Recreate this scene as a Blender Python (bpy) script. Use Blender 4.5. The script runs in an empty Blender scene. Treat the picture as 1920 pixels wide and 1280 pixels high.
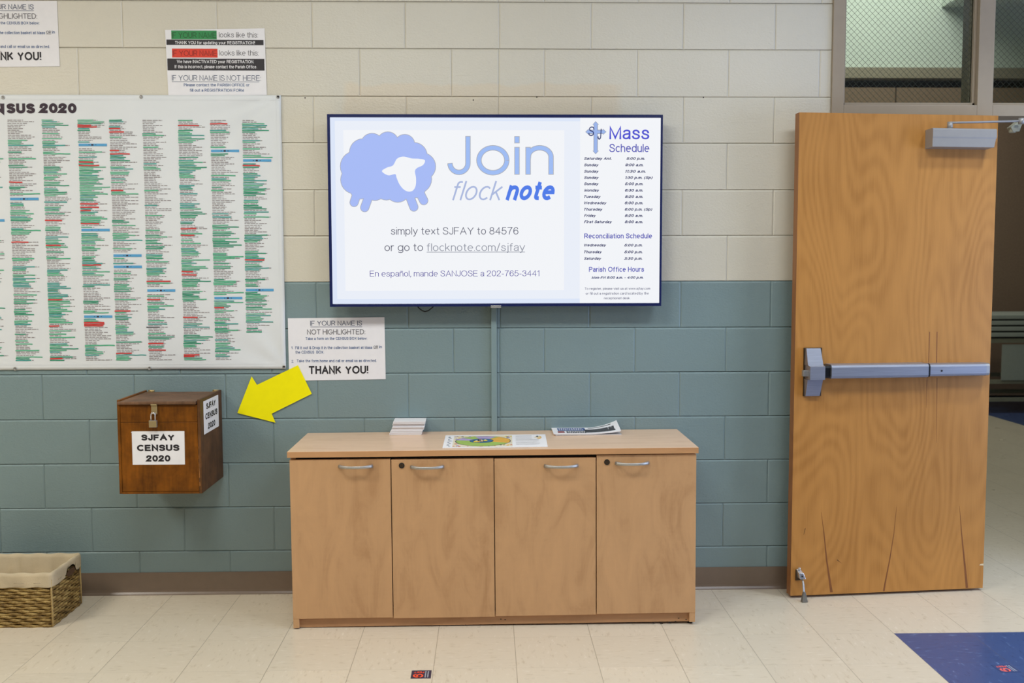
import bpy, math, random
from mathutils import Vector, Matrix
random.seed(7)
C = bpy.context.scene.collection
S = bpy.context.scene

# ------------------------------------------------------------------ camera
FPX = 1867.0
CAM = Vector((-0.055, -4.44141, 1.46229))
YAW, PITCH, ROLL = 0.02498, -0.07288, -0.00202
_f = Vector((math.sin(YAW)*math.cos(PITCH), math.cos(YAW)*math.cos(PITCH), math.sin(PITCH)))
_r0 = Vector((math.cos(YAW), -math.sin(YAW), 0)); _u0 = _r0.cross(_f)
_r = _r0*math.cos(ROLL) + _u0*math.sin(ROLL); _u = -_r0*math.sin(ROLL) + _u0*math.cos(ROLL)
cd = bpy.data.cameras.new('camera'); cam = bpy.data.objects.new('camera', cd); C.objects.link(cam)
cam.matrix_world = Matrix(((_r.x, _u.x, -_f.x, CAM.x), (_r.y, _u.y, -_f.y, CAM.y), (_r.z, _u.z, -_f.z, CAM.z), (0, 0, 0, 1)))
cd.sensor_width = 36; cd.lens = FPX/1920*36; cd.clip_end = 60
cd.dof.use_dof = True; cd.dof.focus_distance = 4.45; cd.dof.aperture_fstop = 3.2
S.camera = cam

# ------------------------------------------------------------------ world, exposure
w = bpy.data.worlds.new('world'); S.world = w; w.use_nodes = True
w.node_tree.nodes['Background'].inputs[0].default_value = (.8, .85, 1, 1)
w.node_tree.nodes['Background'].inputs[1].default_value = .02
S.view_settings.view_transform = 'Standard'; S.view_settings.look = 'None'
S.view_settings.exposure = -.09; S.view_settings.gamma = 1; S.view_settings.use_curve_mapping = False

# ------------------------------------------------------------------ lamps in the ceiling, and added fill lights
CEIL = 3.3
def area(name, loc, rot, sx, sy, energy, col):
    l = bpy.data.lights.new(name, 'AREA'); l.shape = 'RECTANGLE'; l.size = sx; l.size_y = sy; l.energy = energy; l.color = col
    o = bpy.data.objects.new(name, l); C.objects.link(o); o.location = loc; o.rotation_euler = rot; return o
WARM, NEUT, COOL = (1, .955, .86), (.96, 1, .985), (.86, .93, 1)
LAMPS = [(-3.5, -2.1, 70, WARM), (-.8, -2.1, 46, NEUT), (1.5, -2.1, 36, COOL), (4.3, -2.1, 16, COOL),
         (-3.5, -5.3, 9, WARM), (-.8, -5.3, 10, NEUT), (1.9, -5.3, 20, COOL)]
for x, y, e, c in LAMPS:
    area('ceiling_lamp', (x, y, CEIL-.035), (0, 0, 0), 1.16, .56, e, c)
area('hall_light', (3.9, 4.6, 5.2), (math.radians(50), 0, 0), 1.6, .5, 52, (.97, 1, .95))
area('hall_light', (2.6, 2.2, 5.3), (0, 0, 0), 1.2, .6, 40, (.96, 1, .93))  # second light, added to lift the dim hall floor
area('side_daylight_fill', (5.12, -1.75, 1.2), (0, math.radians(90), 0), 2.0, 1.9, 105, (.48, .635, 1))  # added unseen daylight fill for the right-hand floor; the wall has no opening
dl = area('door_downlight', (2.45, -1.05, CEIL-.02), (0, 0, 0), .22, .22, 14, (.80, .92, 1)); dl.data.spread = math.radians(105)

# ------------------------------------------------------------------ pixel -> known plane
def ray(x, y):
    return _f + _r*((x-960)/FPX) + _u*((640-y)/FPX)
def plane(x, y, axis, val):
    d = ray(x, y); t = (val-CAM[axis])/d[axis]; return CAM + d*t
def W(x, y, Y=0.0): return plane(x, y, 1, Y)
def G(x, y, Z=0.0): return plane(x, y, 2, Z)

# ------------------------------------------------------------------ materials
def lin(c):
    return tuple(((v/255)/12.92 if v/255 <= .04045 else ((v/255+.055)/1.055)**2.4) for v in c) + (1,)
class NT:
    def __init__(s, name):
        s.m = bpy.data.materials.new(name); s.m.use_nodes = True; s.t = s.m.node_tree
        s.b = s.t.nodes['Principled BSDF']
    def n(s, typ, **kw):
        nd = s.t.nodes.new(typ)
        for k, v in kw.items(): setattr(nd, k, v)
        return nd
    def l(s, a, b): s.t.links.new(a, b)
    def val(s, sock, v):
        if hasattr(v, 'is_output'): s.l(v, sock)
        else: sock.default_value = v
    def math(s, op, a, b=0.0, c=0.0):
        nd = s.n('ShaderNodeMath', operation=op)
        for i, v in enumerate((a, b, c)): s.val(nd.inputs[i], v)
        return nd.outputs[0]
    def mix(s, f, a, b, mode='MIX'):
        nd = s.n('ShaderNodeMix', data_type='RGBA', blend_type=mode)
        s.val(nd.inputs[0], f); s.val(nd.inputs[6], a); s.val(nd.inputs[7], b); return nd.outputs[2]
    def obj(s): return s.n('ShaderNodeTexCoord').outputs['Object']
    def map(s, v, scale=(1, 1, 1), loc=(0, 0, 0), rot=(0, 0, 0)):
        nd = s.n('ShaderNodeMapping'); s.l(v, nd.inputs[0]); nd.inputs[1].default_value = loc
        nd.inputs[2].default_value = rot; nd.inputs[3].default_value = scale; return nd.outputs[0]
    def noise(s, v, scale, detail=3, rough=.5, dist=0):
        nd = s.n('ShaderNodeTexNoise'); s.l(v, nd.inputs['Vector']); nd.inputs['Scale'].default_value = scale
        nd.inputs['Detail'].default_value = detail; nd.inputs['Roughness'].default_value = rough
        nd.inputs['Distortion'].default_value = dist; return nd.outputs[0]
    def ramp(s, v, stops):
        nd = s.n('ShaderNodeValToRGB'); s.l(v, nd.inputs[0]); e = nd.color_ramp.elements
        while len(e) < len(stops): e.new(.5)
        for el, (p, c) in zip(e, stops): el.position = p; el.color = c if len(c) == 4 else lin(c)
        return nd.outputs[0]
    def step(s, v, a, b):
        nd = s.n('ShaderNodeMapRange'); s.l(v, nd.inputs[0]); nd.inputs[1].default_value = a; nd.inputs[2].default_value = b
        return nd.outputs[0]
    def bump(s, h, strength, dist):
        nd = s.n('ShaderNodeBump'); s.l(h, nd.inputs['Height']); nd.inputs['Strength'].default_value = strength
        nd.inputs['Distance'].default_value = dist; s.l(nd.outputs[0], s.b.inputs['Normal'])
    def set(s, col=None, rough=.5, metal=0, spec=.5):
        if col is not None: s.val(s.b.inputs['Base Color'], col)
        s.val(s.b.inputs['Roughness'], rough); s.b.inputs['Metallic'].default_value = metal
        s.b.inputs['Specular IOR Level'].default_value = spec; return s.m
_plain = {}
def plain(name, rgb, rough=.5, metal=0, spec=.5, vary=.06, scale=30):
    k = NT(name); o = k.obj(); f = k.noise(o, scale, 3)
    a = lin(rgb); lo = tuple(v*(1-vary) for v in a[:3])+(1,); hi = tuple(min(1, v*(1+vary)) for v in a[:3])+(1,)
    return k.set(k.ramp(f, [(.3, lo), (.7, hi)]), rough, metal, spec)
def emit(name, rgb, strength=1.0):
    k = NT(name); k.set((0, 0, 0, 1), .35); k.b.inputs['Emission Color'].default_value = lin(rgb)
    k.b.inputs['Emission Strength'].default_value = strength; k.b.inputs['Specular IOR Level'].default_value = .15; return k.m
def block_paint(name, rgb, patch=None):
    k = NT(name); o = k.obj()
    big = k.noise(o, 1.1, 2); fine = k.noise(k.map(o, (1, 1, 1.3)), 95, 4, .6); mid = k.noise(o, 22, 3)
    a = lin(rgb); lo = tuple(v*.94 for v in a[:3])+(1,); hi = tuple(v*1.05 for v in a[:3])+(1,)
    col = k.ramp(big, [(.3, lo), (.7, hi)])
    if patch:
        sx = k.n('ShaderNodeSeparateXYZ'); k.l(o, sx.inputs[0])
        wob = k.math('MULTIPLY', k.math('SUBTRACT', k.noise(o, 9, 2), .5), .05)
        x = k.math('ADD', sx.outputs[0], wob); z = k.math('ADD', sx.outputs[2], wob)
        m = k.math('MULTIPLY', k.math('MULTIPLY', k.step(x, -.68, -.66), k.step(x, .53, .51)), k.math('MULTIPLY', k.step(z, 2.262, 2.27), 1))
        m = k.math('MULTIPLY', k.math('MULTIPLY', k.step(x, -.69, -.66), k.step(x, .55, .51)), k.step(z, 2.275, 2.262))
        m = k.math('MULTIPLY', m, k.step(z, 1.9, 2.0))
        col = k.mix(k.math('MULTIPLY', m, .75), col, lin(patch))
    h = k.math('ADD', fine, k.math('MULTIPLY', mid, .8))
    k.bump(h, .6, .0028)
    return k.set(col, .38, 0, .5)
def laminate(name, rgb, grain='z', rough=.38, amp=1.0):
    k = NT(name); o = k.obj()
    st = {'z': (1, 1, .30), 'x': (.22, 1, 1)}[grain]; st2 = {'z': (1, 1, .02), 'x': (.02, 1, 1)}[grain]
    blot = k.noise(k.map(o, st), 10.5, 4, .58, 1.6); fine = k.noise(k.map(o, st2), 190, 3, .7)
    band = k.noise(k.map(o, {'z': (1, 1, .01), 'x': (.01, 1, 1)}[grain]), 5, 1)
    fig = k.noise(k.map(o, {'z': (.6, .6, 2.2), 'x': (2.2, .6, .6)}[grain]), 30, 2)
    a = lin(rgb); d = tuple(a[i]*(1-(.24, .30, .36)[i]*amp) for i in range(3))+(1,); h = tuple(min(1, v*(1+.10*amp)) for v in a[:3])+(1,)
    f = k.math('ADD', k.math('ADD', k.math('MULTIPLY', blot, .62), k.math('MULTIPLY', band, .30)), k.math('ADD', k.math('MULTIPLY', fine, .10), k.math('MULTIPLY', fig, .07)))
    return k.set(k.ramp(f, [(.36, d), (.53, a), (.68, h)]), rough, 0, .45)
def birch(name, rgb):
    k = NT(name); o = k.obj(); sx = k.n('ShaderNodeSeparateXYZ'); k.l(o, sx.inputs[0])
    low = k.noise(k.map(o, (1.0, 1, .28), (3.1, 0, 1.7)), 3.0, 1, .4)
    rings = k.math('SINE', k.math('MULTIPLY', low, 150))
    wob = k.noise(k.map(o, (1, 1, .1)), 26, 3)
    fine = k.noise(k.map(o, (1, 1, .03)), 210, 3, .7)
    blot = k.noise(o, 2.2, 3)
    f = k.math('ADD', k.math('ADD', k.math('MULTIPLY', rings, .06), k.math('MULTIPLY', wob, .35)), k.math('ADD', k.math('MULTIPLY', fine, .28), k.math('MULTIPLY', blot, .35)))
    a = lin(rgb); d = (a[0]*.80, a[1]*.76, a[2]*.66, 1); h = (a[0]*1.13, a[1]*1.15, a[2]*1.18, 1)
    return k.set(k.ramp(f, [(.30, d), (.49, a), (.68, h)]), .42, 0, .4)
def dark_oak(name, rgb):
    k = NT(name); o = k.obj()
    f = k.math('ADD', k.math('MULTIPLY', k.noise(o, 10, 5, .65), .72), k.math('MULTIPLY', k.noise(k.map(o, (1, 1, .12)), 90, 3), .28))
    a = lin(rgb); d = tuple(v*.60 for v in a[:3])+(1,); h = tuple(v*1.5 for v in a[:3])+(1,)
    return k.set(k.ramp(f, [(.36, d), (.5, a), (.64, h)]), .45, 0, .22)
TX, TY, TS = .04826, -.57604, .3048
def vct(name, rgb, dark, light, vary, seam, rough=.3):
    k = NT(name); o = k.obj(); sx = k.n('ShaderNodeSeparateXYZ'); k.l(o, sx.inputs[0])
    u = k.math('DIVIDE', k.math('SUBTRACT', sx.outputs[0], TX), TS); v = k.math('DIVIDE', k.math('SUBTRACT', sx.outputs[1], TY), TS)
    iu, iv = k.math('FLOOR', u), k.math('FLOOR', v); fu, fv = k.math('FRACT', u), k.math('FRACT', v)
    par = k.math('ABSOLUTE', k.math('MODULO', k.math('ADD', iu, iv), 2.0))
    cb = k.n('ShaderNodeCombineXYZ'); k.l(iu, cb.inputs[0]); k.l(iv, cb.inputs[1])
    wn = k.n('ShaderNodeTexWhiteNoise'); wn.noise_dimensions = '3D'; k.l(cb.outputs[0], wn.inputs[0])
    na = k.noise(k.map(o, (.3, 1, 1)), 62, 3, .6); nb = k.noise(k.map(o, (1, .3, 1)), 62, 3, .6)
    mm = k.n('ShaderNodeMix', data_type='FLOAT'); k.l(par, mm.inputs[0]); k.l(na, mm.inputs[2]); k.l(nb, mm.inputs[3])
    col = k.ramp(mm.outputs[0], [(.30, dark), (.42, rgb), (.60, rgb), (.74, light)])
    br = k.math('ADD', k.math('MULTIPLY', wn.outputs[0], vary), 1-vary/2)
    cc = k.n('ShaderNodeCombineXYZ')
    for i in range(3): k.l(br, cc.inputs[i])
    col = k.mix(1.0, col, cc.outputs[0], 'MULTIPLY')
    eu = k.math('MINIMUM', fu, k.math('SUBTRACT', 1.0, fu)); ev = k.math('MINIMUM', fv, k.math('SUBTRACT', 1.0, fv))
    su = k.step(eu, .0045, .0015); sv = k.math('MULTIPLY', k.step(ev, .0045, .0015), .3)
    col = k.mix(k.math('MULTIPLY', k.math('MAXIMUM', su, sv), seam), col, lin((110, 98, 80)))
    sm = k.noise(o, 5, 3)
    k.bump(k.noise(o, 14, 2), .05, .003)
    return k.set(col, k.math('ADD', rough-.08, k.math('MULTIPLY', sm, .16)), 0, .5)
def brushed(name, rgb, rough=.34):
    k = NT(name); o = k.obj(); f = k.noise(k.map(o, (.03, 1, 1)), 300, 3)
    a = lin(rgb); d = tuple(v*.85 for v in a[:3])+(1,)
    return k.set(k.ramp(f, [(.3, d), (.7, a)]), rough, .75, .5)
def cloth(name, rgb):
    k = NT(name); o = k.obj(); f = k.noise(o, 11, 4); g = k.noise(o, 420, 2)
    a = lin(rgb); d = tuple(v*.82 for v in a[:3])+(1,)
    k.bump(k.math('ADD', g, k.math('MULTIPLY', f, 3)), .35, .003)
    return k.set(k.ramp(f, [(.35, d), (.65, a)]), .92, 0, .1)
def seagrass(name):
    k = NT(name); o = k.obj()
    f = k.noise(k.map(o, (.4, .4, 1)), 60, 4, .7); g = k.noise(o, 300, 2)
    return k.set(k.ramp(k.math('ADD', k.math('MULTIPLY', f, .75), k.math('MULTIPLY', g, .25)), [(.34, (74, 54, 24)), (.47, (132, 104, 55)), (.62, (186, 158, 98))]), .6, 0, .3)
def glass(name):
    m = bpy.data.materials.new(name); m.use_nodes = True; t = m.node_tree; t.nodes.clear()
    out = t.nodes.new('ShaderNodeOutputMaterial'); mx = t.nodes.new('ShaderNodeMixShader'); tr = t.nodes.new('ShaderNodeBsdfTransparent')
    gl = t.nodes.new('ShaderNodeBsdfGlossy'); fr = t.nodes.new('ShaderNodeFresnel'); fr.inputs[0].default_value = 1.5
    tr.inputs[0].default_value = (.93, .965, .935, 1); gl.inputs['Roughness'].default_value = .02
    t.links.new(fr.outputs[0], mx.inputs[0]); t.links.new(tr.outputs[0], mx.inputs[1]); t.links.new(gl.outputs[0], mx.inputs[2]); t.links.new(mx.outputs[0], out.inputs[0])
    return m

M = dict(
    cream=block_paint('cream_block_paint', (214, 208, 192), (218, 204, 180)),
    teal=block_paint('teal_block_paint', (126, 146, 148)),
    tealpaint=plain('teal_raceway_paint', (128, 149, 151), .4, vary=.02),
    vct=vct('beige_vinyl_tile', (216, 203, 181), (199, 184, 160), (229, 218, 200), .05, .75),
    blue=vct('blue_vinyl_tile', (62, 82, 128), (50, 66, 110), (110, 134, 178), .22, .5),
    base=plain('brown_rubber_base', (122, 105, 90), .3, vary=.03),
    frame=plain('taupe_frame_paint', (162, 147, 127), .42, vary=.02),
    ceil=plain('ceiling_tile_white', (226, 224, 216), .9, vary=.03, scale=120),
    room=plain('tan_room_paint', (150, 142, 124), .6, vary=.03),
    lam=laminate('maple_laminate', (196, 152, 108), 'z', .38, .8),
    lamsheen=laminate('maple_laminate_top_sheen', (232, 196, 164), 'x', .26, .45),  # lightened laminate copy; the wall's reflected sheen is put into the colour
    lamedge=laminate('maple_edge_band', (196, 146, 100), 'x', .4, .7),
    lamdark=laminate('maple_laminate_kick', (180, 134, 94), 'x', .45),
    gap=plain('dark_gap', (30, 22, 16), .8),
    birch=birch('birch_veneer', (185, 128, 62)),
    birchedge=birch('birch_edge', (150, 98, 54)),
    stain=plain('dark_veneer_stain', (132, 78, 34), .5, vary=.12),
    chip=plain('pale_chipped_wood', (226, 206, 168), .7),
    alu=brushed('brushed_aluminium', (170, 172, 182), .42),
    alu2=brushed('satin_nickel', (186, 184, 180), .4),
    closer=plain('silver_closer_paint', (156, 152, 149), .4, .2, vary=.02),
    closerend=plain('closer_end_plastic', (150, 126, 98), .5),
    darkmetal=plain('dark_bronze_metal', (70, 54, 36), .4, .4),
    black=plain('black_plastic', (16, 17, 20), .35, vary=.02),
    bezel=plain('navy_black_bezel', (20, 32, 84), .25, vary=.02),
    rubber=plain('grey_rubber', (112, 108, 100), .8),
    chrome=brushed('chrome', (222, 222, 222), .2),
    brass=brushed('brass_hinge', (196, 176, 132), .35),
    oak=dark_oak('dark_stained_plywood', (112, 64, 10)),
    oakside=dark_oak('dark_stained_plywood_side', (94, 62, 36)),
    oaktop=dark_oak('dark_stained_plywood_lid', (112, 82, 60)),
    newsprint=plain('grey_newsprint', (196, 190, 186), .8, vary=.1, scale=200),
    worn=plain('worn_plywood_edge', (150, 96, 42), .6, vary=.3, scale=200),
    paper=plain('white_paper', (238, 236, 238), .75, spec=.2, vary=.015),
    vinyl=plain('white_banner_vinyl', (225, 228, 229), .5, spec=.3, vary=.015, scale=6),
    yellow=plain('yellow_card', (252, 240, 2), .6, spec=.2, vary=.02),
    ink=plain('black_ink', (38, 34, 40), .6, vary=.02),
    title=plain('plum_black_ink', (50, 34, 48), .6, vary=.02),
    greyink=plain('grey_ink', (92, 88, 94), .7, vary=.05),
    slate=plain('slate_ink', (84, 92, 116), .7, vary=.03),
    blueink=plain('blue_ink', (88, 110, 152), .7, vary=.03),
    nameink=plain('pale_grey_print', (146, 138, 138), .7, vary=.05),
    hgreen=plain('green_marker', (84, 178, 136), .6, vary=.15, scale=90),
    hteal=plain('teal_marker', (66, 160, 150), .6, vary=.12, scale=90),
    hdark=plain('dark_green_marker', (40, 148, 112), .6, vary=.12, scale=90),
    hred=plain('red_marker', (206, 62, 58), .6, vary=.12, scale=90),
    hblue=plain('blue_bar', (84, 160, 208), .6, vary=.03),
    pgreen=plain('green_print', (46, 140, 78), .6, vary=.03), pgreend=plain('dark_green_print', (34, 74, 40), .6),
    pred=plain('red_print', (222, 64, 44), .6, vary=.03), predd=plain('dark_red_print', (128, 28, 24), .6),
    pblack=plain('black_bar_print', (46, 42, 46), .6, vary=.02),
    cloth=cloth('linen_cloth', (208, 190, 158)), weave=seagrass('seagrass_weave'), post=plain('pale_seagrass', (178, 150, 96), .6, vary=.2, scale=120),
    hole=plain('dark_basket_hole', (84, 58, 34), .9), thread=plain('grey_thread', (168, 152, 126), .9),
    navy=plain('navy_sticker', (46, 40, 66), .5, vary=.04), orange=plain('orange_print', (255, 84, 42), .5, vary=.03), stext=plain('pale_grey_sticker_print', (176, 180, 188), .5),
    navy2=plain('blue_sticker', (54, 72, 118), .5, vary=.04), coral=plain('coral_print', (255, 108, 92), .5, vary=.03),
    wall_green=plain('pale_green_paint', (212, 220, 208), .7, vary=.02, scale=3),
    beige=plain('beige_header_paint', (150, 138, 118), .6, vary=.03), brown=plain('brown_fabric_panel', (140, 116, 96), .85, vary=.08, scale=60),
    table=plain('grey_table_laminate', (170, 176, 166), .5, vary=.03), tableedge=plain('dark_table_edge', (40, 42, 38), .6),
    cart=plain('beige_cart_metal', (150, 148, 128), .5, vary=.05), dark=plain('dark_void_panel', (34, 32, 34), .8),
    screen=emit('screen_white', (240, 245, 255), 1.0), screen2=emit('screen_bright_white', (249, 251, 255), 1.0), screen0=emit('screen_pale_blue', (226, 236, 255), 1.0),
    e_sheep=emit('screen_periwinkle', (172, 192, 252)), e_join=emit('screen_sky_blue', (164, 194, 250)), e_out=emit('screen_outline_grey', (176, 178, 186)),
    e_flock=emit('screen_lavender', (176, 190, 228)), e_note=emit('screen_royal_blue', (84, 128, 238)), e_grey=emit('screen_grey', (96, 98, 116)),
    e_lgrey=emit('screen_light_grey', (146, 150, 164)), e_violet=emit('screen_violet', (84, 76, 160)), e_mass=emit('screen_blue_violet', (80, 84, 214)),
    e_sched=emit('screen_indigo', (92, 94, 186)), e_row=emit('screen_dark_slate', (58, 62, 108)), e_cross=emit('screen_cross_blue', (160, 186, 240)), e_navy=emit('screen_navy', (48, 60, 116)),
    badge=plain('silver_badge', (180, 180, 180), .3, .6), glass=glass('wired_glass'), wire=plain('glass_wire', (96, 100, 92), .4, .3),
    n_blue=plain('newspaper_blue', (72, 98, 148), .7), n_dark=plain('newspaper_photo', (70, 72, 76), .7, vary=.5, scale=90), n_red=plain('newspaper_red', (150, 76, 80), .7),
    g_green=plain('print_green', (160, 190, 92), .6), g_lilac=plain('print_lilac', (176, 160, 204), .6), g_amber=plain('print_amber', (230, 176, 70), .6),
    g_yellow=plain('print_yellow', (238, 210, 70), .6), g_blue=plain('print_blue', (60, 110, 150), .6), g_cream=plain('print_cream', (228, 218, 190), .6), g_red=plain('print_red', (200, 70, 60), .6), g_navy=plain('print_navy', (40, 50, 70), .6),
)

# ------------------------------------------------------------------ mesh builder
class MB:
    def __init__(s): s.v = []; s.f = []; s.m = []; s.mats = []; s.sm = []
    def mi(s, mat):
        if mat not in s.mats: s.mats.append(mat)
        return s.mats.index(mat)
    def poly(s, pts, mat, smooth=False):
        i = len(s.v); s.v += [tuple(p) for p in pts]; s.f.append(tuple(range(i, i+len(pts)))); s.m.append(s.mi(mat)); s.sm.append(smooth); return s
    def raw(s, vs, fs, mat, smooth=False):
        i = len(s.v); s.v += [tuple(p) for p in vs]; k = s.mi(mat)
        for f in fs: s.f.append(tuple(i+j for j in f)); s.m.append(k); s.sm.append(smooth)
        return s
    def box(s, a, b, mat):
        x0, y0, z0 = (min(a[i], b[i]) for i in range(3)); x1, y1, z1 = (max(a[i], b[i]) for i in range(3))
        return s.raw([(x0,y0,z0),(x1,y0,z0),(x1,y1,z0),(x0,y1,z0),(x0,y0,z1),(x1,y0,z1),(x1,y1,z1),(x0,y1,z1)],
                     [(0,3,2,1),(4,5,6,7),(0,1,5,4),(1,2,6,5),(2,3,7,6),(3,0,4,7)], mat)
    def hexa(s, bot, top, mat):
        return s.raw(list(bot)+list(top), [(3,2,1,0),(4,5,6,7),(0,1,5,4),(1,2,6,5),(2,3,7,6),(3,0,4,7)], mat)
    def prism(s, pts, ext, mat, smooth=False):          # polygon pts extruded by vector ext
        n = len(pts); e = Vector(ext); q = [Vector(p)+e for p in pts]
        s.raw(list(pts)+q, [tuple(range(n))[::-1], tuple(range(n, 2*n))], mat)
        return s.raw(list(pts)+q, [(i, (i+1) % n, n+(i+1) % n, n+i) for i in range(n)], mat, smooth)
    def tube(s, path, r, mat, seg=10, closed=False, rb=None, up=(0, 0, 1)):
        P = [Vector(p) for p in path]; n = len(P); vs = []; R = r if hasattr(r, '__len__') else [r]*n
        for i, p in enumerate(P):
            t = (P[(i+1) % n]-P[i-1]) if closed else (P[min(i+1, n-1)]-P[max(i-1, 0)])
            t.normalize(); a = Vector(up)
            if abs(a.dot(t)) > .95: a = Vector((1, 0, 0)) if abs(t.x) < .9 else Vector((0, 1, 0))
            b = t.cross(a).normalized(); a = b.cross(t).normalized()
            for j in range(seg):
                g = 2*math.pi*j/seg; vs.append(p + b*(R[i]*math.cos(g)) + a*((rb[i] if rb else R[i])*math.sin(g)))
        fs = []
        for i in range(n if closed else n-1):
            k = (i+1) % n
            for j in range(seg): fs.append((i*seg+j, i*seg+(j+1) % seg, k*seg+(j+1) % seg, k*seg+j))
        if not closed: fs += [tuple(range(seg))[::-1], tuple(range((n-1)*seg, n*seg))]
        return s.raw(vs, fs, mat, True)
    def disc(s, c, n, r, mat, depth=0, seg=20, u=None):
        n = Vector(n).normalized(); a = Vector((0, 0, 1)) if abs(n.z) < .9 else Vector((1, 0, 0)); b = n.cross(a).normalized(); a = b.cross(n).normalized()
        p = [Vector(c)+b*(r*math.cos(2*math.pi*i/seg))+a*(r*math.sin(2*math.pi*i/seg)) for i in range(seg)]
        # orient along n
        if (p[1]-p[0]).cross(p[2]-p[1]).dot(n) < 0: p = p[::-1]
        if depth: return s.prism([q-n*depth for q in p], n*depth, mat, True)
        return s.poly(p, mat)
    def build(s, name, parent=None, bevel=0, seg=2, inv=None):
        me = bpy.data.meshes.new(name)
        vs = [inv @ Vector(v) for v in s.v] if inv else s.v
        me.from_pydata(vs, [], s.f)
        for m in s.mats: me.materials.append(m)
        me.polygons.foreach_set('material_index', s.m); me.polygons.foreach_set('use_smooth', s.sm); me.update()
        o = bpy.data.objects.new(name, me); C.objects.link(o)
        if parent: o.parent = parent
        if bevel:
            b = o.modifiers.new('bevel', 'BEVEL'); b.width = bevel; b.segments = seg; b.limit_method = 'ANGLE'; b.angle_limit = math.radians(40)
        return o
def tag(o, label, cat, group=None, kind=None):
    o['label'] = label; o['category'] = cat
    if group: o['group'] = group
    if kind: o['kind'] = kind
    return o
def empty(name, loc, rz=0, label=None, cat=None, group=None):
    o = bpy.data.objects.new(name, None); C.objects.link(o); o.location = loc; o.rotation_euler = (0, 0, rz); o.empty_display_size = .1
    if label: tag(o, label, cat, group)
    return o
def struct(o, label=None, cat=None):
    o['kind'] = 'structure'
    if label: o['label'] = label; o['category'] = cat
    return o

# ------------------------------------------------------------------ flat lettering, drawn as even strokes
def _E(cx, cy, rx, ry, a0, a1, n=14): return [(cx+rx*math.cos(math.radians(a0+(a1-a0)*i/n)), cy+ry*math.sin(math.radians(a0+(a1-a0)*i/n))) for i in range(n+1)]
def _C(*p):                                              # smooth line through points
    q = [p[0]]+list(p)+[p[-1]]; out = []
    for i in range(1, len(q)-2):
        for k in range(5):
            t = k/5; out.append(tuple(.5*(2*q[i][j]+(q[i+1][j]-q[i-1][j])*t+(2*q[i-1][j]-5*q[i][j]+4*q[i+1][j]-q[i+2][j])*t*t+(3*q[i][j]-q[i-1][j]-3*q[i+1][j]+q[i+2][j])*t**3) for j in (0, 1)))
    return out+[p[-1]]
_S = _C((.56, .76), (.50, .91), (.40, .98), (.28, 1), (.14, .96), (.05, .86), (.05, .72), (.13, .60), (.29, .53), (.46, .45), (.56, .35), (.57, .22), (.50, .07), (.30, 0), (.10, .06), (.01, .24))
_s = _C((.40, .54), (.34, .67), (.21, .72), (.07, .67), (.04, .53), (.11, .42), (.24, .37), (.38, .29), (.42, .17), (.34, .03), (.20, 0), (.06, .05), (0, .18))
_n = [(0, .40)]+_E(.22, .46, .22, .26, 165, 0, 8)+[(.44, 0)]
_o = _E(.25, .36, .25, .36, 0, 360, 20)
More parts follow.
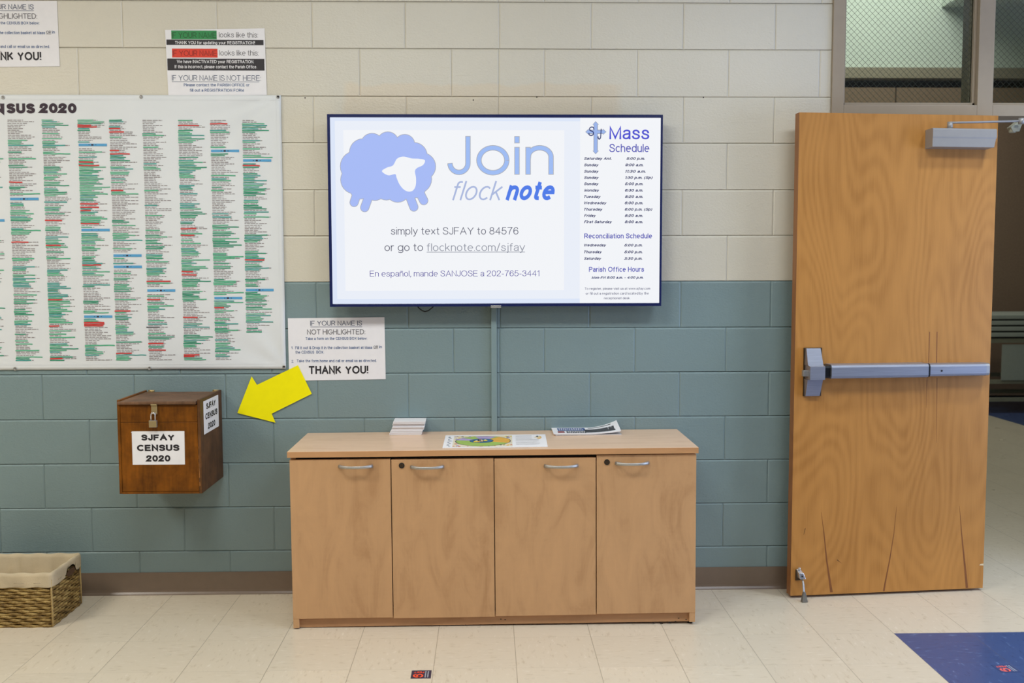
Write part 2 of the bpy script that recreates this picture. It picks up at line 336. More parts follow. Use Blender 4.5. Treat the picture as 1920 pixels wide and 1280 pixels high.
GL = {
 'A': [[(0, 0), (.34, 1), (.68, 0)], [(.12, .34), (.56, .34)]],
 'B': [[(0, .52), (0, 1), (.30, 1)]+_E(.32, .76, .23, .24, 90, -90, 8)+[(0, .52)], [(.30, .52)]+_E(.33, .26, .27, .26, 90, -90, 8)+[(0, 0), (0, .54)]],
 'C': [_E(.38, .5, .38, .5, 42, 318, 18)], 'D': [[(0, 0), (0, 1), (.26, 1)]+_E(.26, .5, .40, .5, 90, -90, 12)+[(0, 0)]],
 'E': [[(.54, 1), (0, 1), (0, 0), (.56, 0)], [(0, .52), (.50, .52)]], 'F': [[(.52, 1), (0, 1), (0, 0)], [(0, .50), (.45, .50)]],
 'G': [_E(.39, .5, .39, .5, 42, 335, 18)+[(.76, .46), (.42, .46)]], 'H': [[(0, 0), (0, 1)], [(.58, 0), (.58, 1)], [(0, .52), (.58, .52)]],
 'I': [[(0, 0), (0, 1)]], 'J': [[(.38, 1), (.38, .3)]+_E(.19, .24, .19, .24, 0, -175, 10)], 'K': [[(0, 0), (0, 1)], [(.56, 1), (0, .36)], [(.20, .58), (.60, 0)]],
 'L': [[(0, 1), (0, 0), (.48, 0)]], 'M': [[(0, 0), (0, 1), (.34, .06), (.68, 1), (.68, 0)]], 'N': [[(0, 0), (0, 1), (.58, 0), (.58, 1)]],
 'O': [_E(.40, .5, .40, .5, 0, 360, 24)], 'P': [[(0, 0), (0, 1), (.32, 1)]+_E(.32, .74, .25, .26, 90, -90, 8)+[(0, .48)]],
 'Q': [_E(.40, .5, .40, .5, 0, 360, 24), [(.48, .2), (.76, -.06)]], 'R': [[(0, 0), (0, 1), (.34, 1)]+_E(.34, .74, .25, .26, 90, -90, 8)+[(0, .48)], [(.32, .48), (.62, 0)]],
 'S': [_S], 'T': [[(0, 1), (.62, 1)], [(.31, 1), (.31, 0)]], 'U': [[(0, 1), (0, .34)]+_E(.29, .31, .29, .31, 180, 360, 12)+[(.58, 1)]],
 'V': [[(0, 1), (.33, 0), (.66, 1)]], 'W': [[(0, 1), (.24, 0), (.48, .96), (.72, 0), (.96, 1)]], 'X': [[(0, 0), (.62, 1)], [(0, 1), (.62, 0)]],
 'Y': [[(0, 1), (.33, .44), (.66, 1)], [(.33, .44), (.33, 0)]], 'Z': [[(.03, 1), (.58, 1), (0, 0), (.60, 0)]],
 'a': [_C((.03, .55), (.10, .68), (.24, .72), (.38, .68), (.42, .56), (.42, .2), (.43, 0)), _C((.42, .43), (.25, .40), (.08, .35), (.01, .20), (.06, .05), (.19, 0), (.33, .06), (.42, .22))],
 'b': [[(0, 0), (0, 1)], _o], 'c': [_E(.25, .36, .25, .36, 45, 315)], 'd': [[(.50, 0), (.50, 1)], _o], 'e': [[(.02, .39)]+[(.50, .39)]+_E(.25, .36, .25, .36, 8, 312, 16)],
 'f': [_C((.29, .99), (.19, .99), (.12, .92), (.11, .78), (.11, .4), (.11, 0)), [(0, .70), (.26, .70)]], 'g': [_o, [(.50, .72), (.50, -.06)]+_E(.25, -.07, .25, .21, 0, -160, 10)],
 'h': [[(0, 0), (0, 1)], _n], 'i': [[(0, 0), (0, .69)], [(0, .99), (0, 1.04)]], 'j': [[(.08, .72), (.08, -.14)]+_E(0, -.14, .08, .13, 0, -100, 6), [(.08, .99), (.08, 1.04)]],
 'k': [[(0, 0), (0, 1)], [(.40, .72), (0, .26)], [(.16, .42), (.43, 0)]], 'l': [[(0, 0), (0, 1)]], 'm': [[(0, 0), (0, .72)], [(0, .42)]+_E(.18, .48, .18, .24, 165, 0, 8)+[(.36, 0)], [(.36, .42)]+_E(.54, .48, .18, .24, 165, 0, 8)+[(.72, 0)]],
 'n': [[(0, 0), (0, .72)], _n], 'o': [_o], 'p': [[(0, -.28), (0, .72)], _o], 'q': [[(.50, -.28), (.50, .72)], _o], 'r': [[(0, 0), (0, .72)], _C((0, .42), (.05, .62), (.15, .71), (.26, .70))],
 's': [_s], 't': [_C((.12, .94), (.12, .6), (.12, .16), (.16, .03), (.27, .01)), [(0, .70), (.26, .70)]], 'u': [[(0, .72), (0, .26)]+_E(.22, .26, .22, .26, 180, 345, 8)+[(.44, .30)], [(.44, .72), (.44, 0)]],
 'v': [[(0, .72), (.24, 0), (.48, .72)]], 'w': [[(0, .72), (.17, 0), (.35, .68), (.53, 0), (.70, .72)]], 'x': [[(0, 0), (.45, .72)], [(0, .72), (.45, 0)]], 'y': [[(0, .72), (.25, .02)], _C((.49, .72), (.25, .02), (.17, -.2), (.08, -.27), (.01, -.26))],
 'z': [[(.02, .72), (.42, .72), (0, 0), (.43, 0)]],
 '0': [_E(.26, .5, .26, .5, 0, 360, 22)], '1': [[(.04, .76), (.24, 1), (.24, 0)]], '2': [_C((.02, .72), (.06, .90), (.26, 1), (.46, .91), (.49, .72), (.38, .50), (.15, .24), (0, .02))+[(.52, 0)]],
 '3': [_C((.02, .76), (.09, .94), (.25, 1), (.42, .93), (.46, .76), (.38, .59), (.20, .54)), _C((.20, .54), (.42, .48), (.51, .29), (.44, .08), (.25, 0), (.07, .07), (0, .26))],
 '4': [[(.40, 0), (.40, 1), (0, .30), (.54, .30)]], '5': [[(.47, 1), (.10, 1), (.04, .50)]+_C((.05, .50), (.22, .62), (.43, .54), (.51, .33), (.42, .08), (.23, 0), (.06, .07), (0, .24))],
 '6': [_C((.48, .80), (.41, .95), (.27, 1), (.11, .90), (.02, .64), (.01, .36), (.08, .10), (.26, 0), (.45, .10), (.51, .32), (.43, .54), (.26, .62), (.09, .52), (.02, .36))],
 '7': [[(0, 1), (.51, 1)]+_C((.50, .98), (.32, .66), (.21, .30), (.17, 0))], '8': [_E(.25, .77, .21, .23, -90, 270, 18), _E(.25, .27, .26, .27, 90, 450, 18)],
 '9': [_C((.03, .20), (.10, .05), (.24, 0), (.40, .10), (.49, .36), (.50, .64), (.43, .90), (.25, 1), (.06, .90), (0, .68), (.08, .46), (.25, .38), (.42, .48), (.49, .64))],
 '.': [[(0, 0), (0, .05)]], ',': [[(.03, .05), (.03, -.02), (-.02, -.14)]], ':': [[(0, 0), (0, .05)], [(0, .62), (0, .67)]], '!': [[(0, 0), (0, .05)], [(0, .42), (0, 1)]],
 '-': [[(0, .36), (.26, .36)]], '(': [_E(.40, .36, .40, .70, 128, 232, 8)], ')': [_E(-.20, .36, .40, .70, 52, -52, 8)], '/': [[(0, -.04), (.30, 1.04)]],
 '&': [_C((.60, .34), (.50, .12), (.34, .01), (.14, .02), (.02, .16), (.06, .38), (.26, .53), (.42, .70), (.42, .90), (.29, 1), (.16, .92), (.16, .74), (.30, .50), (.62, 0))],
 'ñ': [[(0, 0), (0, .72)], _n, _C((.06, .86), (.14, .95), (.24, .91), (.34, .87), (.40, .97))],
}
def text(mb, body, place, u0, u1, v0, cap, mat, bold=0.0, shear=0.0):
    wt = .088 if bold < 0 else .118 if bold == 0 else .125 if bold < .005 else .158 if bold < .018 else .205 if bold < .04 else .245 if bold < .08 else .285
    strokes_ = []; pen = 0
    for ch in body:
        if ch == ' ': pen += .21+wt; continue
        g = GL[ch]; xs = [p[0] for st in g for p in st]; lo, hi = min(xs), max(xs)
        for st in g: strokes_.append([(pen+x-lo+shear*y, y) for x, y in st])
        pen += hi-lo+.105+wt*.9
    xa = min(p[0] for st in strokes_ for p in st); xb = max(p[0] for st in strokes_ for p in st)
    h = wt*cap/2; kx = min(1.7, max(.75, (u1-u0)/max((xb-xa+wt)*cap, 1e-6))); su = (u1-u0-2*h*kx)/max(xb-xa, 1e-6); sv = cap*(1-wt)
    if xb-xa < 1e-6: su = 0
    e = 1e-3; P0 = place(u0, v0); nrm = (place(u0+e, v0)-P0).cross(place(u0, v0+e)-P0).normalized()
    for k, st in enumerate(strokes_):
        P = [Vector((((x-xa)*su)/kx, h+y*sv)) for x, y in st]
        P = [P[0]]+[b for a, b in zip(P, P[1:]) if (b-a).length > 1e-7]
        n = len(P); cl = (P[0]-P[-1]).length < 1e-6 and n > 4; L_ = []; R_ = []
        for i in range(n):
            d1 = (P[i]-P[i-1]).normalized() if i else ((P[0]-P[-2]).normalized() if cl else None); d2 = (P[i+1]-P[i]).normalized() if i < n-1 else ((P[1]-P[0]).normalized() if cl else None)
            a = d1 or d2; b = d2 or d1; t = a+b
            t = t.normalized() if t.length > .2 else a; q = Vector((-t.y, t.x)); m = h/max(.42, abs(q.dot(Vector((-a.y, a.x)))))
            c = P[i]
            if not cl and len(st) == 2 and abs(b.x) < .05 and abs(P[0].y-P[-1].y) < .2*cap: c = c+b*(h*.5*(-1 if i == 0 else 1))
            elif not cl and i in (0, n-1) and (abs(b.y) > .9 or abs(b.x) > .98): c = c+b*(h*(-1 if i == 0 else 1))*(1 if abs(b.y) > .9 else .6)
            L_.append(c+q*m); R_.append(c-q*m)
        lift = nrm*(1.2e-5*(k % 9))
        V = [place(u0+h*kx+p.x*kx, v0+p.y)+lift for p in R_+L_]
        mb.raw(V, [(i, i+1, n+i+1, n+i) for i in range(n-1)], mat)
def rect(mb, place, u0, u1, v0, v1, mat):
    mb.poly([place(u0, v0), place(u1, v0), place(u1, v1), place(u0, v1)], mat)
def wallplace(Y): return lambda u, v: Vector((u, Y, v))
class Crop:
    """a zoomed view of the photo -> metres on a wall-parallel plane"""
    def __init__(s, ox, oy, k, Y): s.ox, s.oy, s.k, s.Y = ox, oy, k, Y
    def p(s, cx, cy): return W(s.ox+cx/s.k, s.oy+cy/s.k, s.Y)
    def t(s, mb, body, x0, x1, base, top, mat, bold=0, shear=0, lift=.0006):
        a = s.p(x0, base); b = s.p(x1, base); c = s.p((x0+x1)/2, top); m = s.p((x0+x1)/2, base)
        text(mb, body, wallplace(s.Y-lift), a.x, b.x, m.z, c.z-m.z, mat, bold, shear)
    def r(s, mb, x0, x1, y0, y1, mat, lift=.0004):
        m = (x0+x1)/2; a = s.p(x0, (y0+y1)/2); b = s.p(x1, (y0+y1)/2)
        rect(mb, wallplace(s.Y-lift), a.x, b.x, s.p(m, y1).z, s.p(m, y0).z, mat)

# ================================================================== SETTING
# ---- block wall
KZ = [0, .1975, .3975, .5975, .797, .998, 1.199, 1.406, 1.609, 1.811, 2.0155, 2.217, 2.4225, 2.623, 2.826, 3.03, 3.233, 3.3]
XL, XR, XF0, XF1 = -4.6, 5.2, 1.4718, 3.25
mb = MB(); rj = random.Random(3)
def block(x0, x1, z0, z1, mat, mort):
    l, r, lo, hi = x0+.0004, x1-.0004, z0+.0005, z1-.0005
    lb, rb, lob, hib = l+.0056, r-.0056, lo+.0015, hi-.0086
    dh, dv = .0046, .0022                                # the level joints are tooled deeper than the upright ones
    mb.poly([(lb, 0, lob), (rb, 0, lob), (rb, 0, hib), (lb, 0, hib)], mat)
    hm, dm = hib+.0042, .0012                            # rounded shoulder
    mb.poly([(rb+.0028, dm, hm), (lb-.0028, dm, hm), (lb, 0, hib), (rb, 0, hib)], mort); mb.poly([(r, dh, hi), (l, dh, hi), (lb-.0028, dm, hm), (rb+.0028, dm, hm)], mort)
    mb.poly([(l, dh, lo), (r, dh, lo), (rb, 0, lob), (lb, 0, lob)], mat)
    mb.poly([(l, dv, hi), (l, dv, lo), (lb, 0, lob), (lb, 0, hib)], mat); mb.poly([(r, dv, lo), (r, dv, hi), (rb, 0, hib), (rb, 0, lob)], mat)
for c in range(len(KZ)-1):
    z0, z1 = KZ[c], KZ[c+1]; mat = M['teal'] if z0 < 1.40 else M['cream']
    spans = [(XL, XF0), (XF1, XR)] if z0 < 2.9 else [(XL, XR)]
    for a, b in spans:
        js = [a, b]; n = -30
        while n < 30:
            x = .4064*n + (.2032 if c % 2 else 0) + rj.uniform(-.004, .004)
            if a+.03 < x < b-.03: js.append(x)
            n += 1
        if a < 0 < b and c % 2: js.append(0.0)          # the straight control joint
        js.sort()
        for x0, x1 in zip(js, js[1:]):
            zt = z1 if z1 < 2.9 or z0 >= 2.9 else z1
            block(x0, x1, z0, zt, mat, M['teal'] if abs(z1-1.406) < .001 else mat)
    # mortar bed behind the blocks
    for a, b in spans:
        mb.poly([(a, .0066, z0-.002 if c else 0), (b, .0066, z0-.002 if c else 0), (b, .0066, z1), (a, .0066, z1)], mat)
mb.poly([(XL, .0064, 1.402), (XF0, .0064, 1.402), (XF0, .0064, 1.4085), (XL, .0064, 1.4085)], M['teal'])
# control joint: a narrow open slot
for z0, z1, mt in ((.1, 1.40, M['teal']), (1.41, 3.3, M['cream'])):
    mb.poly([(-.0012, .0062, z0), (.0012, .0062, z0), (.0012, .0062, z1), (-.0012, .0062, z1)], M['gap'] if mt is M['cream'] else M['teal'])
# old screw holes in the joints
for x, y in ((572, 183.5), (887.5, 187.5), (1006.5, 182), (1319, 182.5)):
    q = W(x, y, -.0006); mb.disc(q, (0, -1, 0), .0028, M['gap'], seg=10)
# wall thickness behind and round the opening
mb.box((XL, .008, 0), (XF0, .2, CEIL), M['room']); mb.box((XF1, .008, 0), (XR, .2, CEIL), M['room']); mb.box((XF0, .008, 2.90), (XF1, .2, CEIL), M['room'])
struct(mb.build('wall_back'), 'painted block wall, cream above and teal below', 'wall')
# ---- floor
mb = MB(); bx, by = TX+5*TS, TY-.004
for a, b, m in (((XL, -7.5), (bx, .2), 'vct'), ((bx, by), (XR, .2), 'vct'), ((bx, -7.5), (XR, by), 'blue'), ((-1, .2), (4.93, 9.2), 'vct'), ((4.93, .2), (10, 9.2), 'blue')):
    mb.poly([(a[0], a[1], 0), (b[0], a[1], 0), (b[0], b[1], 0), (a[0], b[1], 0)], M[m])
struct(mb.build('floor'), 'beige vinyl tile floor with a dark blue tile field', 'floor')
struct(MB().poly([(XL, -7.5, CEIL), (XL, .2, CEIL), (XR, .2, CEIL), (XR, -7.5, CEIL)], M['ceil']).build('ceiling'))
struct(MB().box((XL-.1, -7.5, 0), (XL, .2, CEIL), M['room']).build('wall_left'))
struct(MB().box((XR, -7.5, 0), (XR+.1, .2, CEIL), M['room']).build('wall_right'))
struct(MB().box((XL-.1, -7.6, 0), (XR+.1, -7.5, CEIL), M['room']).build('wall_front'))
# ---- cove base
mb = MB()
for a, b in ((XL, XF0), (XF1, XR)):
    prof = [(0, .101), (-.004, .101), (-.0045, .022), (-.007, .012), (-.013, .004), (-.015, 0), (0, 0)]
    n = len(prof); vs = [(a, y, z) for y, z in prof]+[(b, y, z) for y, z in prof]
    mb.raw(vs, [(i, (i+1) % n, n+(i+1) % n, n+i) for i in range(n)], M['base']); mb.raw(vs, [tuple(range(n)), tuple(range(n, 2*n))[::-1]], M['base'])
struct(mb.build('baseboard_back'), 'brown rubber cove base along the block wall', 'baseboard')
# ---- door frame with transom lights
FY, FD = -.012, .146
xa, xb, xc, xd = 1.4718, 1.5255, 2.1225, 2.1925
zb0, zb1, zt = 2.134, 2.182, 2.90
mb = MB()
for a, b in ((xa, xb), (xc, xd), (3.19, XF1)): mb.box((a, FY, 0), (b, FD, zt), M['frame'])
mb.box((xb, FY, zb0), (xc, FD, zb1), M['frame']); mb.box((xd, FY, zb0), (3.19, FD, zb1), M['frame']); mb.box((xa, FY, zt-.05), (XF1, FD, zt), M['frame'])
mb.box((xb, FY, 0), (xc, FD, .05), M['frame'])
for a, b in ((xb, xc), (xd, 3.19)):                     # glazing stops
    for Y0, Y1 in ((.012, .030), (.046, .064)):
        mb.box((a, Y0, zb1), (b, Y1, zb1+.014), M['frame']); mb.box((a, Y0, zb1), (a+.012, Y1, zt-.05), M['frame']); mb.box((b-.012, Y0, zb1), (b, Y1, zt-.05), M['frame'])
win = struct(mb.build('window_1', bevel=.002), 'taupe steel door frame with wired transom windows', 'window')
for a, b in ((xb, xc), (xd, 3.19)):
    g = MB().box((a+.002, .035, zb1+.002), (b-.002, .041, zt-.052), M['glass']).build('pane', win)
    wm = MB(); p = .0268; z0, z1 = zb1+.014, zt-.05; wdt = .0006
    n = -60
    while n < 120:                                      # diagonal wires inside the glass
        for sg in (1, -1):
            c0 = (a if sg > 0 else b); t0 = z0 - (z1-z0) + n*p
            pts = []
            u0 = max(0, z0-t0); u1 = min(b-a, z1-t0)
            if u1 > u0+.002:
                P0 = Vector((c0+sg*u0, .038, t0+u0)); P1 = Vector((c0+sg*u1, .038, t0+u1)); d = (P1-P0).normalized(); q = Vector((-d.z, 0, d.x))*wdt
                wm.prism([P0-q, P1-q, P1+q, P0+q], (0, .0007, 0), M['wire'])
        n += 1
    wm.build('wire_mesh', g)
MB().box((xb+.002, .035, .052), (xc-.002, .041, zb0-.002), M['glass']).build('sidelight_pane', win)

# ---- hall beyond the doorway
YF = 6.6
za, zb_, zc = W(1700, 128.5, YF).z, W(1700, 148, YF).z, W(1700, 151.5, YF).z
struct(MB().box((-1, YF, za), (10, YF+.2, 6), M['wall_green']).build('wall_far'), 'pale green upper wall of the hall beyond', 'wall')
struct(MB().box((-1, YF-.06, zb_), (10, YF+.2, za), M['beige']).build('trim_1'), 'beige track header above the brown folding partition', 'trim')
mb = MB(); mb.box((-1, YF+.12, 0), (10, YF+.2, zb_), M['dark'])
xs = [W(1681, 180, YF).x + i*.93 for i in range(-6, 7)]
for x0, x1 in zip(xs, xs[1:]): mb.box((x0+.008, YF+.02, .02), (x1-.008, YF+.12, zb_-.09), M['brown'])
struct(mb.build('wall_partition'), 'brown panelled folding partition across the hall', 'partition')
sf = W(1765, 14, YF)
struct(MB().box((sf.x, 2.2, sf.z), (10, YF, 6), M['wall_green']).build('ceiling_soffit'), 'pale green dropped soffit in the hall', 'soffit')
struct(MB().poly([(-1, .2, 5.6), (-1, 9.2, 5.6), (10, 9.2, 5.6), (10, .2, 5.6)], M['ceil']).build('ceiling_hall'))
struct(MB().box((-1.1, .2, 0), (-1, 9.2, 6), M['wall_green']).build('wall_hall_left')); struct(MB().box((10, .2, 0), (10.1, 9.2, 6), M['wall_green']).build('wall_hall_right'))
struct(MB().box((-1, .2, CEIL), (10, .3, 6), M['wall_green']).build('wall_hall_front'))
struct(MB().box((XR, .1, 0), (10, .2, CEIL), M['wall_green']).build('wall_hall_near'))

# ---- ceiling lights
for i, (x, y, e, c) in enumerate(LAMPS):
    mb = MB()
    for x0, x1, y0, y1 in ((-.61, .61, -.305, -.285), (-.61, .61, .285, .305), (-.61, -.585, -.285, .285), (.585, .61, -.285, .285)): mb.box((x0, y0, -.03), (x1, y1, 0), M['ceil'])
    mb.box((-.61, -.305, -.012), (.61, .305, -.002), M['ceil'])
    o = mb.build('ceiling_light'); o.location = (x, y, CEIL)
    tag(o, 'white recessed ceiling light above the room', 'light', 'ceiling lights')

o = MB().tube([(.125*math.cos(2*math.pi*i/24), .125*math.sin(2*math.pi*i/24), -.004) for i in range(24)], .014, M['ceil'], 8, True).build('ceiling_light'); o.location = (2.45, -1.05, CEIL)
tag(o, 'white recessed ceiling light above the room', 'light', 'ceiling lights')
mb = MB()                                                # added frame on the solid side wall, round the unseen daylight fill
for y0, y1, z0, z1 in ((-2.78, -2.70, .1, 2.3), (-.80, -.72, .1, 2.3), (-2.78, -.72, 2.2, 2.3), (-2.78, -.72, .1, .2), (-1.78, -1.72, .2, 2.2)): mb.box((XR-.06, y0, z0), (XR-.002, y1, z1), M['frame'])
struct(mb.build('fill_light_frame'), 'added frame round the side fill light, no opening behind', 'window')

# ================================================================== DOOR
Ld = G(1482, 1116.7, .012); Rd = G(1842.6, 1102, .012); dd = Vector((Rd.x-Ld.x, Rd.y-Ld.y, 0)); DW = dd.length; dd.normalize()
nd = Vector((dd.y, -dd.x, 0)); DANG = math.atan2(dd.y, dd.x)
def D(px, py, off=0.0):                                 # pixel -> door-local (x along leaf, -off, z)
    d = ray(px, py); o = Vector((Ld.x, Ld.y, 0))+nd*off; t = (o-CAM).dot(nd)/d.dot(nd); P = CAM+d*t-Vector((Ld.x, Ld.y, 0))
    return Vector((P.dot(dd), -off, P.z))
DT, ZT = .044, 2.128
mb = MB(); mb.box((.0, 0, .012), (DW, DT, ZT), M['birch'])
b = MB(); b.raw(*[mb.v, [mb.f[2], mb.f[4], mb.f[0], mb.f[1]]], M['birch']); b.raw(mb.v, [mb.f[5], mb.f[3]], M['birchedge'])
def streak(pts, w0, w1, lean=0, mat='stain'):
    P = [D(*q) for q in pts]; n = len(P)
    L = [p+Vector((-(w0+(w1-w0)*i/(n-1)), -.0004, 0)) for i, p in enumerate(P)]; R = [p+Vector(((w0+(w1-w0)*i/(n-1)), -.0004, 0)) for i, p in enumerate(P)]
    for i in range(n-1): b.poly([L[i+1], R[i+1], R[i], L[i]], M[mat])
streak([(1540, 960), (1545, 1000), (1550, 1050), (1556, 1090), (1559, 1110)], .0004, .0062)
streak([(1681, 950), (1676, 1000), (1668, 1050), (1660, 1090), (1657, 1108)], .0004, .0042)
streak([(1799, 948), (1803, 1000), (1808, 1050), (1813, 1102)], .0004, .0058)
streak([(1743, 622), (1741, 684)], .0016, .0016); streak([(1757, 622), (1756, 684)], .0018, .0018)
streak([(1738, 712), (1737, 765)], .0012, .0004); streak([(1757, 708), (1756, 830)], .0014, .0003)
streak([(1569.5, 1049), (1573, 1052), (1579, 1056)], .002, .0003, mat='gap'); streak([(1510, 990), (1507, 1002)], .0012, .0006, mat='gap')
for c0, c1 in (((1836, 1056.5), (1845, 1059)),):
    p, q = D(*c0), D(*c1); b.poly([(p.x, -.0005, q.z), (DW, -.0005, q.z-.002), (DW, -.0005, p.z), (p.x+.006, -.0005, p.z-.001)], M['chip'])
door = b.build('door_1'); door.location = (Ld.x, Ld.y, 0); door.rotation_euler = (0, 0, DANG)
struct(door, 'open birch veneer door with a steel push bar', 'door')
for z in (.25, 1.07, 1.9): MB().tube([(DW-.005, DT+.005, z-.055), (DW-.005, DT+.005, z+.055)], .006, M['alu2'], 10).build('hinge', door)
# panic bar
def X(px, py, off): return D(px, py, off).x
zt_, zm, zb = D(1530, 653.5, .035).z, D(1530, 697, .05).z, D(1530, 743, .035).z
pl = D(1507, 660, .004).x; pr = D(1541, 660, .004).x
ex = MB(); ex.box((pl, -.006, zb-.002), (pr, 0, zt_+.002), M['darkmetal']); bar = ex.build('push_bar', door, .001)
hc = MB()                                               # end case: flat centre, two sloped wings
x0t, x1t = D(1512.5, 654, .022).x, D(1539, 654, .022).x; x0m, x1m = D(1519.5, 690, .062).x, D(1547.5, 690, .062).x
z1m, z0m = D(1530, 687.5, .062).z, D(1530, 712, .062).z; o_, i_ = -.020, -.062
prof = [(o_, zb, x0t, x1t), (-.044, z0m-.002, x0m-.003, x1m-.001), (i_, z0m, x0m, x1m), (i_, z1m, x0m, x1m), (-.044, z1m+.006, x0m-.003, x1m-.001), (o_, zt_, x0t, x1t)]
L_ = [Vector((x0, y, z)) for y, z, x0, x1 in prof]; R_ = [Vector((x1, y, z)) for y, z, x0, x1 in prof]; np_ = len(prof)
for k in range(np_-1): hc.poly([L_[k], R_[k], R_[k+1], L_[k+1]], M['alu'])
Lb = [Vector((v.x, -.004, v.z)) for v in L_]; Rb = [Vector((v.x, -.004, v.z)) for v in R_]
hc.poly([Lb[-1], L_[-1], R_[-1], Rb[-1]][::-1], M['alu']); hc.poly([Lb[0], L_[0], R_[0], Rb[0]], M['alu'])
for Q, Bk, s_ in ((L_, Lb, 1), (R_, Rb, -1)):
    for k in range(np_-1): q = [Bk[k], Q[k], Q[k+1], Bk[k+1]]; hc.poly(q if s_ > 0 else q[::-1], M['alu'])
hc.build('end_case', bar, .0012)
lt = MB(); l0, l1 = D(1505, 694, .035), D(1517, 705, .035); lt.box((l0.x, -.044, l1.z), (l1.x+.01, -.024, l0.z), M['alu2']); lt.build('latch', bar, .002)
def barseg(xs, xe, h, dep, mat, name, r=.012, zoff=0):
    pts = []; zc0 = zm+zoff; hh = h/2
    pr_ = [(0, -hh), (-dep+r, -hh), (-dep+r*.3, -hh+r*.3), (-dep, -hh+r), (-dep, hh-r), (-dep+r*.3, hh-r*.3), (-dep+r, hh), (0, hh)]
    m_ = MB(); a = [(xs, y, zc0+z) for y, z in pr_]; n = len(a)
    vs = a+[(xe, y, zc0+z) for y, z in pr_]
    m_.raw(vs, [(i, (i+1) % n, n+(i+1) % n, n+i)[::-1] for i in range(n)], mat); m_.raw(vs, [tuple(range(n)), tuple(range(n, 2*n))[::-1]], mat)
    return m_.build(name, bar)
xq = [X(1548, 697, .05), X(1558.5, 697, .06), X(1740, 695, .06), X(1743, 695, .055), X(1849, 692, .055), X(1856, 692, .05)]
barseg(xq[0]-.01, xq[1], .058, .056, M['black'], 'bar_gasket'); barseg(xq[1], xq[2], .062, .066, M['alu'], 'push_pad')
barseg(xq[2], xq[3], .060, .062, M['black'], 'bar_gasket'); cv = barseg(xq[3], xq[4], .056, .058, M['alu'], 'bar_cover')
sc_ = D(1766, 695, .059); MB().disc((sc_.x, -.0588, sc_.z), (0, -1, 0), .0045, M['gap'], .0008, 12).build('screw', bar)
barseg(xq[4], xq[5], .056, .050, M['alu2'], 'end_cap')
# closer
c0, c1 = D(1751, 239.5, .062), D(1868, 276.5, .062); e0 = D(1735.5, 244, .0)
cl = MB(); zt2, zb2 = c0.z, c1.z; zmid = (zt2+zb2)/2
sec = [(0, zb2-.002), (-.062, zb2), (-.0625, zmid-.004), (-.0645, zmid+.003), (-.0635, zt2-.004), (-.058, zt2), (0, zt2-.002)]
n = len(sec); xr = c1.x
va = [(c0.x-(.004 if y < -.03 else .004), y, z) for y, z in sec]; vb = [(xr-(.010 if z < zb2+.004 else .003 if z < zmid else 0), y, z) for y, z in sec]
cl.raw(va+vb, [(i, (i+1) % n, n+(i+1) % n, n+i)[::-1] for i in range(n)], M['closer']); cl.raw(va+vb, [tuple(range(n, 2*n))[::-1], tuple(range(n))], M['closer'])
clo = cl.build('door_closer', door, .002)
xl = D(1736, 258, .006).x
cap = MB(); cap.hexa([(xl, 0, zb2+.002), (xl+.002, -.03, zb2+.002), (c0.x-.002, -.060, zb2+.001), (c0.x-.002, 0, zb2+.001)], [(xl, 0, zt2-.006), (xl+.002, -.03, zt2-.006), (c0.x-.002, -.060, zt2-.003), (c0.x-.002, 0, zt2-.003)], M['closerend'])
hp = Vector((xl+.008, -.036, zmid+.012)); cap.disc((xl+.014, -.0425, zmid+.014), (-.55, -.83, 0), .003, M['gap'], .0006, 10)
cap.build('end_cap', clo)
pv = D(1782, 238, .04); pn = MB(); pn.tube([(pv.x, -.036, zt2-.004), (pv.x, -.036, zt2+.030)], .0115, M['closer'], 16); pn.build('pinion', clo)
el = D(1915, 227, .075); arm = MB(); arm.tube([(pv.x, -.036, zt2+.026), (pv.x+.02, -.037, zt2+.027), (el.x, -.075, el.z)], [.007, .0065, .0065], M['closer'], 10, rb=[.005, .0045, .0045]); 
arm.tube([(el.x, -.075, el.z-.012), (el.x, -.075, el.z+.012)], .012, M['closer'], 14)
arm.tube([(el.x, -.075, el.z-.006), (el.x+.26, .05, el.z-.012)], .006, M['closer'], 10)
arm.build('closer_arm', clo)
s0, s1 = D(1893, 247, .03), D(1912, 228, .03); sh = MB(); sh.prism([(s0.x-.004, -.045, s0.z+.018), (s0.x+.006, -.045, s0.z), (s0.x+.036, -.045, s0.z), (s0.x+.052, -.045, s1.z), (s0.x+.03, -.045, s1.z)], (0, .03, 0), M['cart']); sh.tube([(s0.x+.012, -.03, s0.z-.004), (s0.x+.012, -.03, s0.z+.01)], .014, M['cart'], 12)
sh.build('arm_shoe', clo, .002)
# kick-down holder
kb = D(1501, 1077, .02); hb = MB()
hb.box((kb.x-.016, -.006, kb.z-.03), (kb.x+.010, 0, kb.z+.018), M['darkmetal']); hold = hb.build('door_holder', door, .001)
k2 = MB(); a0 = D(1501.5, 1075, .022); a1 = D(1505, 1083.5, .03)
k2.hexa([(a1.x-.013, -.034, a1.z-.004), (a1.x+.013, -.034, a1.z-.004), (a1.x+.011, -.006, a1.z-.002), (a1.x-.015, -.006, a1.z-.002)], [(a0.x-.012, -.030, a0.z+.004), (a0.x+.009, -.030, a0.z+.004), (a0.x+.005, -.004, a0.z+.016), (a0.x-.014, -.004, a0.z+.016)], M['chrome']); k2.tube([(a0.x-.003, -.012, a0.z+.016), (a0.x-.003, -.012, a0.z+.024)], .006, M['chrome'], 10)
k2.disc(((a0.x+a1.x)/2, -.0335, (a0.z+a1.z)/2), (0, -1, .1), .004, M['gap'], .0012, 8)
k2.build('bracket', hold, .001)
